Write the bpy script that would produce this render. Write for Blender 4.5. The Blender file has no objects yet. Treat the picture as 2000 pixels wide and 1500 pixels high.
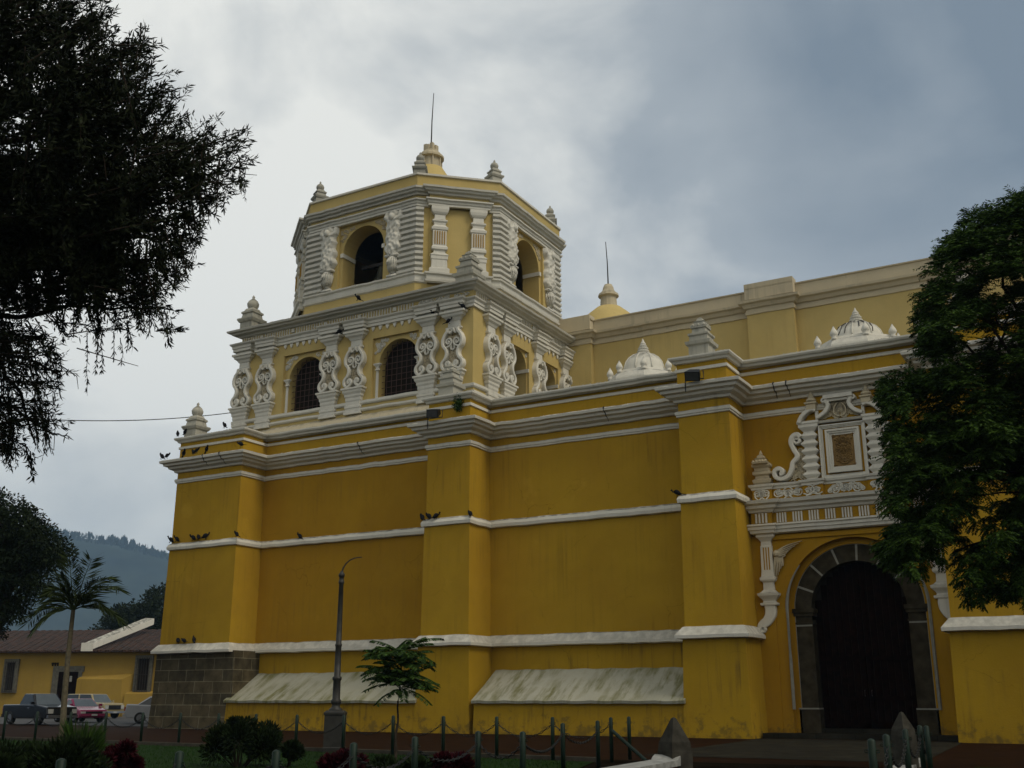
import bpy, math, random
import numpy as np
from mathutils import Vector, Matrix
random.seed(7)
RNG = np.random.default_rng(11)
R_ = math.radians
S = bpy.context.scene
COL = S.collection

# ------------------------------------------------------------------ camera
CX, CY, CH = 36.6946, -39.3264, 1.2865
YAW, PITCH, FPX = R_(29.7542), R_(16.3947), 2094.05
cam = bpy.data.objects.new('camera', bpy.data.cameras.new('camera'))
COL.objects.link(cam)
cam.location = (CX, CY, CH)
cam.rotation_euler = (R_(90) + PITCH, 0, YAW)
cam.data.sensor_width = 36.0
cam.data.lens = FPX / 2000 * 36.0
cam.data.clip_start = 0.1
cam.data.clip_end = 12000
S.camera = cam

# ------------------------------------------------------------------ sky + sun + exposure
SUN_EL, SUN_AZ = R_(50), R_(-8)      # azimuth measured from +X towards +Y: soft light from the east
W = bpy.data.worlds.new('World'); S.world = W; W.use_nodes = True
def world():
    nt = W.node_tree; N = nt.nodes; L = nt.links; N.clear()
    out = N.new('ShaderNodeOutputWorld'); bg = N.new('ShaderNodeBackground'); bg.inputs['Strength'].default_value = 0.1
    L.new(bg.outputs[0], out.inputs[0])
    sky = N.new('ShaderNodeTexSky'); sky.sky_type = 'NISHITA'; sky.sun_disc = False
    sky.sun_elevation = SUN_EL; sky.sun_rotation = R_(90) - SUN_AZ
    tc = N.new('ShaderNodeTexCoord')
    mp = N.new('ShaderNodeMapping'); mp.inputs['Scale'].default_value = (1, 1, 1.7)
    L.new(tc.outputs['Generated'], mp.inputs[0])
    n1 = N.new('ShaderNodeTexNoise'); n1.inputs['Scale'].default_value = 2.6; n1.inputs['Detail'].default_value = 9
    n1.inputs['Roughness'].default_value = .53; n1.inputs['Distortion'].default_value = .5
    L.new(mp.outputs[0], n1.inputs['Vector'])
    n2 = N.new('ShaderNodeTexNoise'); n2.inputs['Scale'].default_value = 7; n2.inputs['Detail'].default_value = 5
    n2.inputs['Distortion'].default_value = .4
    L.new(mp.outputs[0], n2.inputs['Vector'])
    # the cloud deck is thinner and brighter towards the north-west, thicker overhead and behind
    dot = N.new('ShaderNodeVectorMath'); dot.operation = 'DOT_PRODUCT'
    az, el = YAW + R_(26), R_(11)
    dot.inputs[1].default_value = (-math.sin(az) * math.cos(el), math.cos(az) * math.cos(el), math.sin(el))
    nz = N.new('ShaderNodeVectorMath'); nz.operation = 'NORMALIZE'
    L.new(tc.outputs['Generated'], nz.inputs[0]); L.new(nz.outputs[0], dot.inputs[0])
    mr = N.new('ShaderNodeMapRange'); mr.inputs['From Min'].default_value = .58; mr.inputs['From Max'].default_value = .93
    mr.inputs['To Min'].default_value = 0; mr.inputs['To Max'].default_value = .95
    L.new(dot.outputs['Value'], mr.inputs['Value'])
    a = N.new('ShaderNodeMath'); a.operation = 'MULTIPLY_ADD'; a.inputs[1].default_value = 1.15
    L.new(n1.outputs['Fac'], a.inputs[0]); L.new(mr.outputs[0], a.inputs[2])
    b = N.new('ShaderNodeMath'); b.operation = 'MULTIPLY_ADD'; b.inputs[1].default_value = .34
    L.new(n2.outputs['Fac'], b.inputs[0]); L.new(a.outputs[0], b.inputs[2])
    cr = N.new('ShaderNodeValToRGB'); e = cr.color_ramp.elements
    e[0].position = .42; e[0].color = (.22, .272, .33, 1)
    e[1].position = 1.18; e[1].color = (1.0, 1.0, .94, 1)
    m = N.new('ShaderNodeMath'); m.operation = 'MULTIPLY'; m.inputs[1].default_value = .55
    L.new(b.outputs[0], m.inputs[0])
    e[0].position = .50; e[1].position = .91
    k = cr.color_ramp.elements.new(.735); k.color = (.43, .475, .51, 1)
    L.new(m.outputs[0], cr.inputs[0])
    sc = N.new('ShaderNodeVectorMath'); sc.operation = 'SCALE'; sc.inputs['Scale'].default_value = 9.6
    # sky brightness added to the south-east, unseen behind the viewer, to light the walls
    d2 = N.new('ShaderNodeVectorMath'); d2.operation = 'DOT_PRODUCT'; bv = Vector((.45, -.75, .5)).normalized(); d2.inputs[1].default_value = bv
    L.new(nz.outputs[0], d2.inputs[0])
    m2 = N.new('ShaderNodeMapRange'); m2.interpolation_type = 'SMOOTHSTEP'; m2.inputs['From Min'].default_value = 0; m2.inputs['From Max'].default_value = .8; m2.inputs['To Max'].default_value = 1
    L.new(d2.outputs['Value'], m2.inputs['Value'])
    mb_ = N.new('ShaderNodeMixRGB'); mb_.inputs[2].default_value = (.80, .77, .68, 1)
    L.new(m2.outputs[0], mb_.inputs[0]); L.new(cr.outputs[0], mb_.inputs[1])
    L.new(mb_.outputs[0], sc.inputs[0])
    mix = N.new('ShaderNodeMixRGB'); mix.inputs[0].default_value = .93
    L.new(sky.outputs[0], mix.inputs[1]); L.new(sc.outputs[0], mix.inputs[2])
    L.new(mix.outputs[0], bg.inputs[0])
world()
sun = bpy.data.objects.new('sun', bpy.data.lights.new('sun', 'SUN')); COL.objects.link(sun)
sun.data.energy = 1.5; sun.data.angle = R_(22); sun.data.color = (1, .91, .76)
_d = Vector((math.cos(SUN_AZ) * math.cos(SUN_EL), math.sin(SUN_AZ) * math.cos(SUN_EL), math.sin(SUN_EL)))
sun.rotation_euler = _d.to_track_quat('Z', 'Y').to_euler()
S.view_settings.view_transform = 'Standard'; S.view_settings.look = 'None'
S.view_settings.gamma = 1.0; S.view_settings.exposure = 0.0
S.render.engine = 'CYCLES'; S.cycles.max_bounces = 6; S.cycles.volume_bounces = 1

# ------------------------------------------------------------------ pixel helpers (photograph px -> metres)
_c, _s, _cp, _sp = math.cos(YAW), math.sin(YAW), math.cos(PITCH), math.sin(PITCH)
CR = Vector((_c, _s, 0)); CF = Vector((-_s * _cp, _c * _cp, _sp)); CU = Vector((_s * _sp, -_c * _sp, _cp))
CP = Vector((CX, CY, CH)); HF = Vector((-_s, _c, 0))
def dep(u, v, D): return CP + (CF + CR * ((u - 1000) / FPX) - CU * ((v - 750) / FPX)) * D
def ray(u, v): return CF + CR * ((u - 1000) / FPX) - CU * ((v - 750) / FPX)
def onY(u, v, Y): d = ray(u, v); return CP + d * ((Y - CY) / d.y)
def onX(u, v, X): d = ray(u, v); return CP + d * ((X - CX) / d.x)
def onZ(u, v, Z): d = ray(u, v); return CP + d * ((Z - CH) / d.z)
def gp(u, D, z=0.0):
    lat = (u - 1000) / FPX * (D * _cp + (z - CH) * _sp)
    p = CP + HF * D + CR * lat; p.z = z; return p

# ------------------------------------------------------------------ materials
def newmat(name):
    m = bpy.data.materials.new(name); m.use_nodes = True
    return m, m.node_tree.nodes, m.node_tree.links, m.node_tree.nodes['Principled BSDF']
def rgba(c): return (c[0], c[1], c[2], 1)
def plain(name, c, rough=.6, metal=0, var=.12, scale=6.0, spec=.35):
    m, N, L, B = newmat(name)
    g = N.new('ShaderNodeNewGeometry'); n = N.new('ShaderNodeTexNoise'); n.inputs['Scale'].default_value = scale; n.inputs['Detail'].default_value = 5
    L.new(g.outputs['Position'], n.inputs['Vector'])
    r = N.new('ShaderNodeValToRGB'); e = r.color_ramp.elements
    e[0].position = .3; e[1].position = .7
    e[0].color = rgba([x * (1 - var) for x in c]); e[1].color = rgba([min(1, x * (1 + var)) for x in c])
    L.new(n.outputs['Fac'], r.inputs[0]); L.new(r.outputs[0], B.inputs['Base Color'])
    B.inputs['Roughness'].default_value = rough; B.inputs['Metallic'].default_value = metal
    B.inputs['Specular IOR Level'].default_value = spec
    return m
def stucco(name, c, blotch, streak=(.1, .08, .04), streak_amt=.25, topdirt=0.0, mould=None, mould_amt=0, bump=.25, damp=0):
    """painted lime plaster: cloudy tone, patches of older paint, rain streaks, grime on ledges"""
    m, N, L, B = newmat(name)
    g = N.new('ShaderNodeNewGeometry')
    def noise(scale, det=5, vec=None, rough=.55):
        n = N.new('ShaderNodeTexNoise'); n.inputs['Scale'].default_value = scale; n.inputs['Detail'].default_value = det
        n.inputs['Roughness'].default_value = rough
        L.new(vec if vec else g.outputs['Position'], n.inputs['Vector']); return n.outputs['Fac']
    def ramp(src, p0, p1, v0=0., v1=1.):
        r = N.new('ShaderNodeMapRange'); r.clamp = True
        r.inputs['From Min'].default_value = p0; r.inputs['From Max'].default_value = p1
        r.inputs['To Min'].default_value = v0; r.inputs['To Max'].default_value = v1
        L.new(src, r.inputs['Value']); return r.outputs[0]
    def mixc(fac, a, b):
        x = N.new('ShaderNodeMixRGB'); L.new(fac, x.inputs[0])
        for i, s in ((1, a), (2, b)):
            if isinstance(s, (tuple, list)): x.inputs[i].default_value = rgba(s)
            else: L.new(s, x.inputs[i])
        return x.outputs[0]
    col = mixc(ramp(noise(.32, 6), .36, .66), c, blotch)
    col = mixc(ramp(noise(1.3, 8, None, .62), .42, .72, 0, .5), col, tuple(x * .8 for x in c))
    col = mixc(ramp(noise(24, 3), .35, .7, 0, .18), col, tuple(x * .72 for x in c))
    mp = N.new('ShaderNodeMapping'); mp.inputs['Scale'].default_value = (5.5, 5.5, .22); L.new(g.outputs['Position'], mp.inputs[0])
    st = noise(1.0, 6, mp.outputs[0], .62)
    mp2 = N.new('ShaderNodeMapping'); mp2.inputs['Scale'].default_value = (.4, .4, .5); L.new(g.outputs['Position'], mp2.inputs[0])
    gate = ramp(noise(1.0, 3, mp2.outputs[0]), .42, .68)
    mu = N.new('ShaderNodeMath'); mu.operation = 'MULTIPLY'; L.new(ramp(st, .50, .70, 0, streak_amt), mu.inputs[0]); L.new(gate, mu.inputs[1])
    col = mixc(mu.outputs[0], col, streak)
    if topdirt:
        sx = N.new('ShaderNodeSeparateXYZ'); L.new(g.outputs['Normal'], sx.inputs[0])
        up = ramp(sx.outputs['Z'], .45, .8)
        mu2 = N.new('ShaderNodeMath'); mu2.operation = 'MULTIPLY'
        L.new(ramp(noise(3.5, 6), .35, .6, topdirt * .3, topdirt), mu2.inputs[0]); L.new(up, mu2.inputs[1])
        col = mixc(mu2.outputs[0], col, (.07, .07, .06))
        sp = ramp(noise(9, 8, None, .7), .66, .74, 0, .5)
        col = mixc(sp, col, (.10, .10, .09))
    if mould:
        mp3 = N.new('ShaderNodeMapping'); mp3.inputs['Scale'].default_value = (2.4, .5, .5); mp3.inputs['Rotation'].default_value = (0, 0, R_(6)); L.new(g.outputs['Position'], mp3.inputs[0])
        a1 = ramp(noise(1.2, 7, mp3.outputs[0], .65), .43, .60)
        a2 = ramp(noise(.55, 3), .36, .56)
        mu3 = N.new('ShaderNodeMath'); mu3.operation = 'MULTIPLY'; L.new(a1, mu3.inputs[0]); L.new(a2, mu3.inputs[1])
        mu4 = N.new('ShaderNodeMath'); mu4.operation = 'MULTIPLY'; L.new(mu3.outputs[0], mu4.inputs[0]); mu4.inputs[1].default_value = mould_amt
        col = mixc(mu4.outputs[0], col, mould)
    if damp:   # damp blooms, bare patches and hairline cracks
        vo = N.new('ShaderNodeTexVoronoi'); vo.feature = 'DISTANCE_TO_EDGE'; vo.inputs['Scale'].default_value = .42
        dn = N.new('ShaderNodeTexNoise'); dn.inputs['Scale'].default_value = 2.2; dn.inputs['Detail'].default_value = 6; L.new(g.outputs['Position'], dn.inputs['Vector'])
        vm = N.new('ShaderNodeVectorMath'); vm.operation = 'MULTIPLY_ADD'; vm.inputs[1].default_value = (.5, .5, .5); L.new(dn.outputs['Color'], vm.inputs[0]); L.new(g.outputs['Position'], vm.inputs[2]); L.new(vm.outputs[0], vo.inputs['Vector'])
        ck = ramp(vo.outputs['Distance'], .001, .0055, 1, 0); gk = ramp(noise(.38, 3), .50, .62)
        mk = N.new('ShaderNodeMath'); mk.operation = 'MULTIPLY'; L.new(ck, mk.inputs[0]); L.new(gk, mk.inputs[1]); mk2 = N.new('ShaderNodeMath'); mk2.operation = 'MULTIPLY'; mk2.inputs[1].default_value = .5; L.new(mk.outputs[0], mk2.inputs[0])
        col = mixc(mk2.outputs[0], col, tuple(x * .3 for x in c))
        col = mixc(ramp(noise(.75, 9, None, .66), .60, .68, 0, .42), col, tuple(x * f for x, f in zip(c, (.78, .74, .9))))
        col = mixc(ramp(noise(.55, 9, None, .7), .60, .66, 0, .35), col, tuple(min(1, x * 1.12 + .01) for x in c))
        sz = N.new('ShaderNodeSeparateXYZ'); L.new(g.outputs['Position'], sz.inputs[0])
        hz_ = ramp(sz.outputs['Z'], .0, damp, .24, 0); nn = noise(2.6, 8, None, .68)
        ad = N.new('ShaderNodeMath'); ad.operation = 'ADD'; L.new(nn, ad.inputs[0]); L.new(hz_, ad.inputs[1])
        col = mixc(ramp(ad.outputs[0], .67, .79, 0, .6), col, (.10, .075, .03))
    L.new(col, B.inputs['Base Color'])
    B.inputs['Roughness'].default_value = .92; B.inputs['Specular IOR Level'].default_value = .04
    bp = N.new('ShaderNodeBump'); bp.inputs['Strength'].default_value = bump; bp.inputs['Distance'].default_value = .02
    L.new(noise(16, 6), bp.inputs['Height']); L.new(bp.outputs[0], B.inputs['Normal'])
    return m
def blocks(name, c1, c2, mortar, scale, bw, bh, ms=.012, axes='XZ', rough=.9):
    m, N, L, B = newmat(name)
    g = N.new('ShaderNodeNewGeometry'); sx = N.new('ShaderNodeSeparateXYZ'); L.new(g.outputs['Position'], sx.inputs[0])
    cb = N.new('ShaderNodeCombineXYZ')
    if axes == 'XZ':
        ad = N.new('ShaderNodeMath'); ad.operation = 'SUBTRACT'; L.new(sx.outputs['X'], ad.inputs[0]); L.new(sx.outputs['Y'], ad.inputs[1])
        L.new(ad.outputs[0], cb.inputs[0]); L.new(sx.outputs['Z'], cb.inputs[1])
    else:
        L.new(sx.outputs['X'], cb.inputs[0]); L.new(sx.outputs['Y'], cb.inputs[1])
    bt = N.new('ShaderNodeTexBrick'); L.new(cb.outputs[0], bt.inputs['Vector'])
    bt.inputs['Color1'].default_value = rgba(c1); bt.inputs['Color2'].default_value = rgba(c2); bt.inputs['Mortar'].default_value = rgba(mortar)
    bt.inputs['Scale'].default_value = scale; bt.inputs['Mortar Size'].default_value = ms
    bt.inputs['Brick Width'].default_value = bw; bt.inputs['Row Height'].default_value = bh; bt.inputs['Bias'].default_value = -.1
    bt.inputs['Mortar Smooth'].default_value = .3
    n = N.new('ShaderNodeTexNoise'); n.inputs['Scale'].default_value = 1.6; n.inputs['Detail'].default_value = 8; n.inputs['Roughness'].default_value = .65
    L.new(g.outputs['Position'], n.inputs['Vector'])
    mr = N.new('ShaderNodeMapRange'); mr.inputs['From Min'].default_value = .3; mr.inputs['From Max'].default_value = .7
    mr.inputs['To Min'].default_value = .5; mr.inputs['To Max'].default_value = 1.3; L.new(n.outputs['Fac'], mr.inputs['Value'])
    vm = N.new('ShaderNodeVectorMath'); vm.operation = 'SCALE'; L.new(bt.outputs['Color'], vm.inputs[0]); L.new(mr.outputs[0], vm.inputs['Scale'])
    L.new(vm.outputs[0], B.inputs['Base Color']); B.inputs['Roughness'].default_value = rough; B.inputs['Specular IOR Level'].default_value = .04
    bp = N.new('ShaderNodeBump'); bp.inputs['Strength'].default_value = .4; bp.inputs['Distance'].default_value = .03
    L.new(n.outputs['Fac'], bp.inputs['Height']); L.new(bp.outputs[0], B.inputs['Normal'])
    return m
def leafmat(name, c_dark, c_light, rough=.6):
    m, N, L, B = newmat(name)
    g = N.new('ShaderNodeNewGeometry'); r = N.new('ShaderNodeValToRGB'); e = r.color_ramp.elements
    e[0].color = rgba(c_dark); e[1].color = rgba(c_light)
    L.new(g.outputs['Random Per Island'], r.inputs[0]); L.new(r.outputs[0], B.inputs['Base Color'])
    B.inputs['Roughness'].default_value = rough; B.inputs['Specular IOR Level'].default_value = .06
    return m

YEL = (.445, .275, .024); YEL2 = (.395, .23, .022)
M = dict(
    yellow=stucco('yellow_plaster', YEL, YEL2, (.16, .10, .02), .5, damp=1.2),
    ochre=stucco('orange_ochre_plaster', (.40, .225, .017), (.35, .185, .015), (.14, .09, .03), .45, damp=1.2),
    base=stucco('yellow_plaster_streaked', (.42, .26, .020), (.34, .205, .018), (.09, .06, .025), .9, damp=1.3),
    pale=stucco('brighter_lit_yellow_plaster', (.57, .44, .18), (.52, .39, .145), (.25, .19, .08), .3),  # brighter light on the upper walls is put into this paler yellow
    white=stucco('white_limewash', (.73, .705, .62), (.65, .625, .54), (.26, .25, .22), .35, .75),
    cream=stucco('cream_weathered_plaster', (.60, .52, .36), (.52, .45, .32), (.20, .19, .16), .5, .6),
    ramp=stucco('mossy_white_concrete', (.42, .41, .33), (.33, .325, .25), (.3, .3, .22), .3, 0, (.15, .145, .05), .85),
    grimy=stucco('blackened_plaster', (.50, .48, .40), (.34, .33, .28), (.07, .07, .06), .8, .8),
    stone=blocks('grey_tuff_blocks', (.105, .085, .05), (.06, .052, .034), (.20, .18, .12), 1.0, 1.15, .52, .018),
    archstone=plain('brown_grey_stone', (.042, .035, .022), .9, 0, .4, 3, .02),
    joint=plain('white_joint_paint', (.24, .235, .20), .9),
    door=plain('shade_darkened_wood', (.007, .003, .002), .9, 0, .6, 5, .0),  # deep recess shade put into the door, joint and arch stone colours
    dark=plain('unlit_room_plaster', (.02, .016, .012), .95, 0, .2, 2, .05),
    iron=plain('dark_iron', (.03, .026, .024), .6, .4),
    grille=plain('rusty_grille', (.075, .04, .03), .7, .2),
    relief=stucco('carved_brown_panel', (.30, .19, .07), (.22, .14, .06), (.1, .07, .04), .4, 0, None, 0, .8),
    bronze=plain('bell_bronze', (.05, .05, .035), .5, .7),
)

# ------------------------------------------------------------------ mesh builder
class MB:
    def __init__(s): s.v = []; s.f = []; s.mi = []; s.cur = 0
    def add(s, vs, fs):
        o = len(s.v); s.v += [tuple(p) for p in vs]; s.f += [tuple(i + o for i in f) for f in fs]; s.mi += [s.cur] * len(fs)
        return s
    def box(s, x0, x1, y0, y1, z0, z1, T=None):
        vs = [(x, y, z) for z in (z0, z1) for x, y in ((x0, y0), (x1, y0), (x1, y1), (x0, y1))]
        if T: vs = [T(*p) for p in vs]
        return s.add(vs, [(3, 2, 1, 0), (4, 5, 6, 7), (0, 1, 5, 4), (1, 2, 6, 5), (2, 3, 7, 6), (3, 0, 4, 7)])
    def sweep(s, prof, path, closed=False, cap=False):
        """mitred moulding: prof = (out, z) bottom to top; path = plan points, outside on the right"""
        P0 = [Vector(p) for p in path]; P = []; n = len(P0); ms = []; corner = []
        for i in range(n if closed else n - 1):
            a, b = P0[i], P0[(i + 1) % n]; k = max(1, int((b - a).length / .45)) if len(prof) > 4 else 1
            P += [a.lerp(b, q / k) for q in range(k)]; corner += [q == 0 for q in range(k)]
        if not closed: P.append(P0[-1]); corner.append(True)
        n = len(P); rj = random.Random(int(prof[0][1] * 100) + n)
        for i in range(n):
            def nrm(a, b): d = (b - a).normalized(); return Vector((d.y, -d.x))
            if closed: n0 = nrm(P[i - 1], P[i]); n1 = nrm(P[i], P[(i + 1) % n])
            else:
                n0 = nrm(P[i - 1], P[i]) if i > 0 else nrm(P[0], P[1])
                n1 = nrm(P[i], P[i + 1]) if i < n - 1 else n0
            m = (n0 + n1); m = m / max(1e-6, m.dot(n0)) if m.length > 1e-6 else n0
            ms.append(m)
        vs = []
        for i in range(n):
            jo, jz = (rj.gauss(0, .007), rj.gauss(0, .009)) if len(prof) > 4 else (0, 0)
            vs += [(P[i].x + ms[i].x * (o + (jo if o > .03 else 0)), P[i].y + ms[i].y * (o + (jo if o > .03 else 0)), z + jz) for o, z in prof]
        k = len(prof); fs = []
        for i in range(n if closed else n - 1):
            j = (i + 1) % n
            for a in range(k - 1): fs.append((i * k + a, j * k + a, j * k + a + 1, i * k + a + 1))
        if cap and not closed: fs += [tuple(range(k)), tuple(range((n - 1) * k, n * k))[::-1]]
        return s.add(vs, fs)
    def lathe(s, prof, c=(0, 0, 0), seg=20, ph=0.0, sx=1, sy=1):
        k = len(prof); vs = []; fs = []
        for i in range(seg):
            a = 2 * math.pi * i / seg + ph
            for r, z in prof: vs.append((c[0] + r * math.cos(a) * sx, c[1] + r * math.sin(a) * sy, c[2] + z))
        for i in range(seg):
            j = (i + 1) % seg
            for a in range(k - 1): fs.append((i * k + a, j * k + a, j * k + a + 1, i * k + a + 1))
        fs.append(tuple(i * k + k - 1 for i in range(seg))); fs.append(tuple(i * k for i in range(seg))[::-1])
        return s.add(vs, fs)
    def sq(s, prof, c=(0, 0, 0)):
        return s.lathe([(h * math.sqrt(2), z) for h, z in prof], c, 4, math.pi / 4)
    def tube(s, pts, rad, seg=6):
        pts = [Vector(p) for p in pts]; n = len(pts); rad = rad if isinstance(rad, (list, tuple)) else [rad] * n
        vs = []; fs = []
        for i in range(n):
            d = (pts[min(i + 1, n - 1)] - pts[max(i - 1, 0)]).normalized()
            a = d.cross(Vector((0, 0, 1))); a = a.normalized() if a.length > 1e-3 else Vector((1, 0, 0)); b = d.cross(a)
            for k in range(seg):
                t = 2 * math.pi * k / seg; vs.append(pts[i] + (a * math.cos(t) + b * math.sin(t)) * rad[i])
        for i in range(n - 1):
            for k in range(seg):
                l = (k + 1) % seg; fs.append((i * seg + k, i * seg + l, (i + 1) * seg + l, (i + 1) * seg + k))
        fs += [tuple(range(seg))[::-1], tuple(range((n - 1) * seg, n * seg))]
        return s.add(vs, fs)
    def pil(s, prof, T, u, d=.1, k=1.0):
        """flat-backed baluster against a wall: prof = (half width, z), depth grows with width"""
        vs = []; fs = []
        for h, z in prof: o = d + k * h; vs += [T(u - h, 0, z), T(u - h, o, z), T(u + h, o, z), T(u + h, 0, z)]
        n = len(prof)
        for i in range(n - 1):
            for a in range(3): fs.append((i * 4 + a, i * 4 + a + 1, i * 4 + a + 5, i * 4 + a + 4))
        fs += [(0, 3, 2, 1), tuple((n - 1) * 4 + a for a in range(4))]
        return s.add(vs, fs)
    def ribbon(s, pts, hw, T, w0, w1, bev=.03):
        """flat scroll band along 2D pts (u, z), standing out from w0 to w1"""
        P = [Vector(p) for p in pts]; n = len(P); hw = hw if isinstance(hw, (list, tuple)) else [hw] * n; vs = []; fs = []
        for i in range(n):
            d = (P[min(i + 1, n - 1)] - P[max(i - 1, 0)]); d = d.normalized() if d.length > 1e-9 else Vector((1, 0)); nn = Vector((-d.y, d.x))
            h = hw[i]; b = min(bev, h * .6)
            for o, w in ((-h, w0), (-h, w1 - b), (-h + b, w1), (h - b, w1), (h, w1 - b), (h, w0)):
                q = P[i] + nn * o; vs.append(T(q.x, w, q.y))
        for i in range(n - 1):
            for a in range(5): fs.append((i * 6 + a, i * 6 + a + 1, i * 6 + a + 7, i * 6 + a + 6))
        fs += [tuple(range(6)), tuple(range((n - 1) * 6, n * 6))]
        return s.add(vs, fs)
    def prism(s, poly, T, w0, w1):
        n = len(poly)
        vs = [T(u, w0, z) for u, z in poly] + [T(u, w1, z) for u, z in poly]
        fs = [tuple(range(n)), tuple(range(n, 2 * n))[::-1]] + [(i, (i + 1) % n, n + (i + 1) % n, n + i) for i in range(n)]
        return s.add(vs, fs)
    def wall(s, T, u0, u1, z0, z1, holes, w=0.0, t=.8, seg=14, back=True):
        """wall face with arched holes (uc, half width, sill z, spring z) and their reveals"""
        hs = sorted(holes); q = lambda a, b, c, d, ww: s.add([T(a, ww, c), T(b, ww, c), T(b, ww, d), T(a, ww, d)], [(0, 1, 2, 3)])
        for ww in ([w, w - t] if back else [w]):
            x = u0
            for uc, hw, zb, zs in hs:
                if uc - hw > x + 1e-4: q(x, uc - hw, z0, z1, ww)
                if zb > z0 + 1e-4: q(uc - hw, uc + hw, z0, zb, ww)
                arc = [(uc - hw * math.cos(math.pi * i / seg), zs + hw * math.sin(math.pi * i / seg)) for i in range(seg + 1)]
                for (a, za), (b, zb_) in zip(arc, arc[1:]): s.add([T(a, ww, za), T(b, ww, zb_), T(b, ww, z1), T(a, ww, z1)], [(0, 1, 2, 3)])
                x = uc + hw
            if u1 > x + 1e-4: q(x, u1, z0, z1, ww)
        for uc, hw, zb, zs in hs:
            loop = [(uc - hw, zb)] + [(uc - hw * math.cos(math.pi * i / seg), zs + hw * math.sin(math.pi * i / seg)) for i in range(seg + 1)] + [(uc + hw, zb)]
            for (a, za), (b, zb_) in zip(loop, loop[1:] + loop[:1]): s.add([T(a, w, za), T(b, w, zb_), T(b, w - t, zb_), T(a, w - t, za)], [(0, 1, 2, 3)])
        return s
    def build(s, name, mat, parent=None, smooth=False):
        me = bpy.data.meshes.new(name); me.from_pydata(s.v, [], s.f)
        for m in (mat if isinstance(mat, (list, tuple)) else [mat]): me.materials.append(m)
        if any(s.mi): me.polygons.foreach_set('material_index', s.mi)
        if smooth: me.polygons.foreach_set('use_smooth', [True] * len(s.f))
        me.update(); o = bpy.data.objects.new(name, me); COL.objects.link(o)
        if parent: o.parent = parent
        return o
def tag(o, label, cat, group=None, kind=None):
    if label: o['label'] = label
    if cat: o['category'] = cat
    if group: o['group'] = group
    if kind: o['kind'] = kind
    return o
def structure(o): o['kind'] = 'structure'; return o
def empty(name, loc=(0, 0, 0), rz=0.0):
    o = bpy.data.objects.new(name, None); o.empty_display_size = .2; COL.objects.link(o); o.location = loc; o.rotation_euler = (0, 0, rz); return o
def copy_tree(o, parent=None):
    c = o.copy(); COL.objects.link(c)
    if parent: c.parent = parent
    for ch in list(o.children): copy_tree(ch, c)
    return c
def frame(o, t, n):
    o = Vector(o); t = Vector(t); n = Vector(n)
    return lambda u, w, z: (o.x + t.x * u + n.x * w, o.y + t.y * u + n.y * w, z)
I3 = lambda x, y, z: (x, y, z)
def catmull(P, k=6):
    P = [Vector(p) for p in P]; Q = [P[0] * 2 - P[1]] + P + [P[-1] * 2 - P[-2]]; out = []
    for i in range(1, len(Q) - 2):
        for j in range(k):
            t = j / k; a, b, c, d = Q[i - 1:i + 3]
            out.append(.5 * ((2 * b) + (c - a) * t + (2 * a - 5 * b + 4 * c - d) * t * t + (3 * b - a - 3 * c + d) * t ** 3))
    return out + [P[-1]]
def spiral(c, r, a0, turns, sgn, n=22, k=.12):
    return [Vector((c[0] + r * (1 - (1 - k) * i / n) * math.cos(a0 + sgn * turns * 2 * math.pi * i / n), c[1] + r * (1 - (1 - k) * i / n) * math.sin(a0 + sgn * turns * 2 * math.pi * i / n))) for i in range(n + 1)]
def curls(mb, T, u0, u1, z0, z1, r, w=.05, seed=1, w0=0.0, inside=None, dens=1.0, mirror=True):
    """carved foliage: little spirals and leaf strokes, mirrored about the middle of the field"""
    rg = random.Random(seed); um = (u0 + u1) / 2
    n = int(dens * (u1 - u0) * (z1 - z0) / (r * r * 3.0)) + 1
    for i in range(n):
        u = rg.uniform(u0 + r * .8, um if mirror else u1 - r * .8); z = rg.uniform(z0 + r * .8, z1 - r * .8); a = rg.uniform(0, 6.28); sg = rg.choice((-1, 1)); q = r * rg.uniform(.6, 1.05)
        if inside and not inside(u, z): continue
        sp = spiral((u, z), q, a, 1.15, sg, 12, .2)
        tail = [Vector((u + q * math.cos(a) - sg * -math.sin(a) * q * t, z + q * math.sin(a) - sg * math.cos(a) * q * t)) for t in (1.1, .6)]
        for mir in ((1, -1) if mirror else (1,)):
            pts = [Vector((p.x if mir > 0 else 2 * um - p.x, p.y)) for p in tail + sp]
            mb.ribbon(pts, r * .16, T, w0, w0 + w, .015)

# ------------------------------------------------------------------ ground
def sheet(name, poly, z, mat):
    mb = MB(); mb.add([(x, y, z) for x, y in poly], [tuple(range(len(poly)))]); return structure(mb.build(name, mat))
M['earth'] = plain('trodden_earth', (.014, .011, .007), .95, 0, .4, .8, .0)
M['asphalt'] = plain('worn_asphalt', (.075, .075, .075), .9, 0, .25, 1.5, .2)
M['brickpave'] = blocks('red_brick_paving', (.024, .009, .0025), (.017, .0068, .002), (.011, .006, .003), 1.0, .22, .11, .008, 'XY')
M['slab'] = blocks('grey_stone_paving', (.026, .024, .017), (.019, .0175, .013), (.008, .0075, .006), 1.0, 1.3, .8, .012, 'XY')
M['lawn'] = plain('mown_lawn', (.010, .026, .004), .95, 0, .35, 2.5, .05)
M['kerb'] = plain('kerb_concrete', (.07, .063, .048), .9, 0, .25, 4, .05)
G = 9000
structure(MB().add([(-G, -G, -.03), (G, -G, -.03), (G, G, -.03), (-G, G, -.03)], [(0, 1, 2, 3)]).build('ground', M['earth']))
sheet('road', [(-140, 0.5), (-7.5, 0.5), (-7.5, 80), (-140, 80)], -.012, M['asphalt'])
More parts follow.
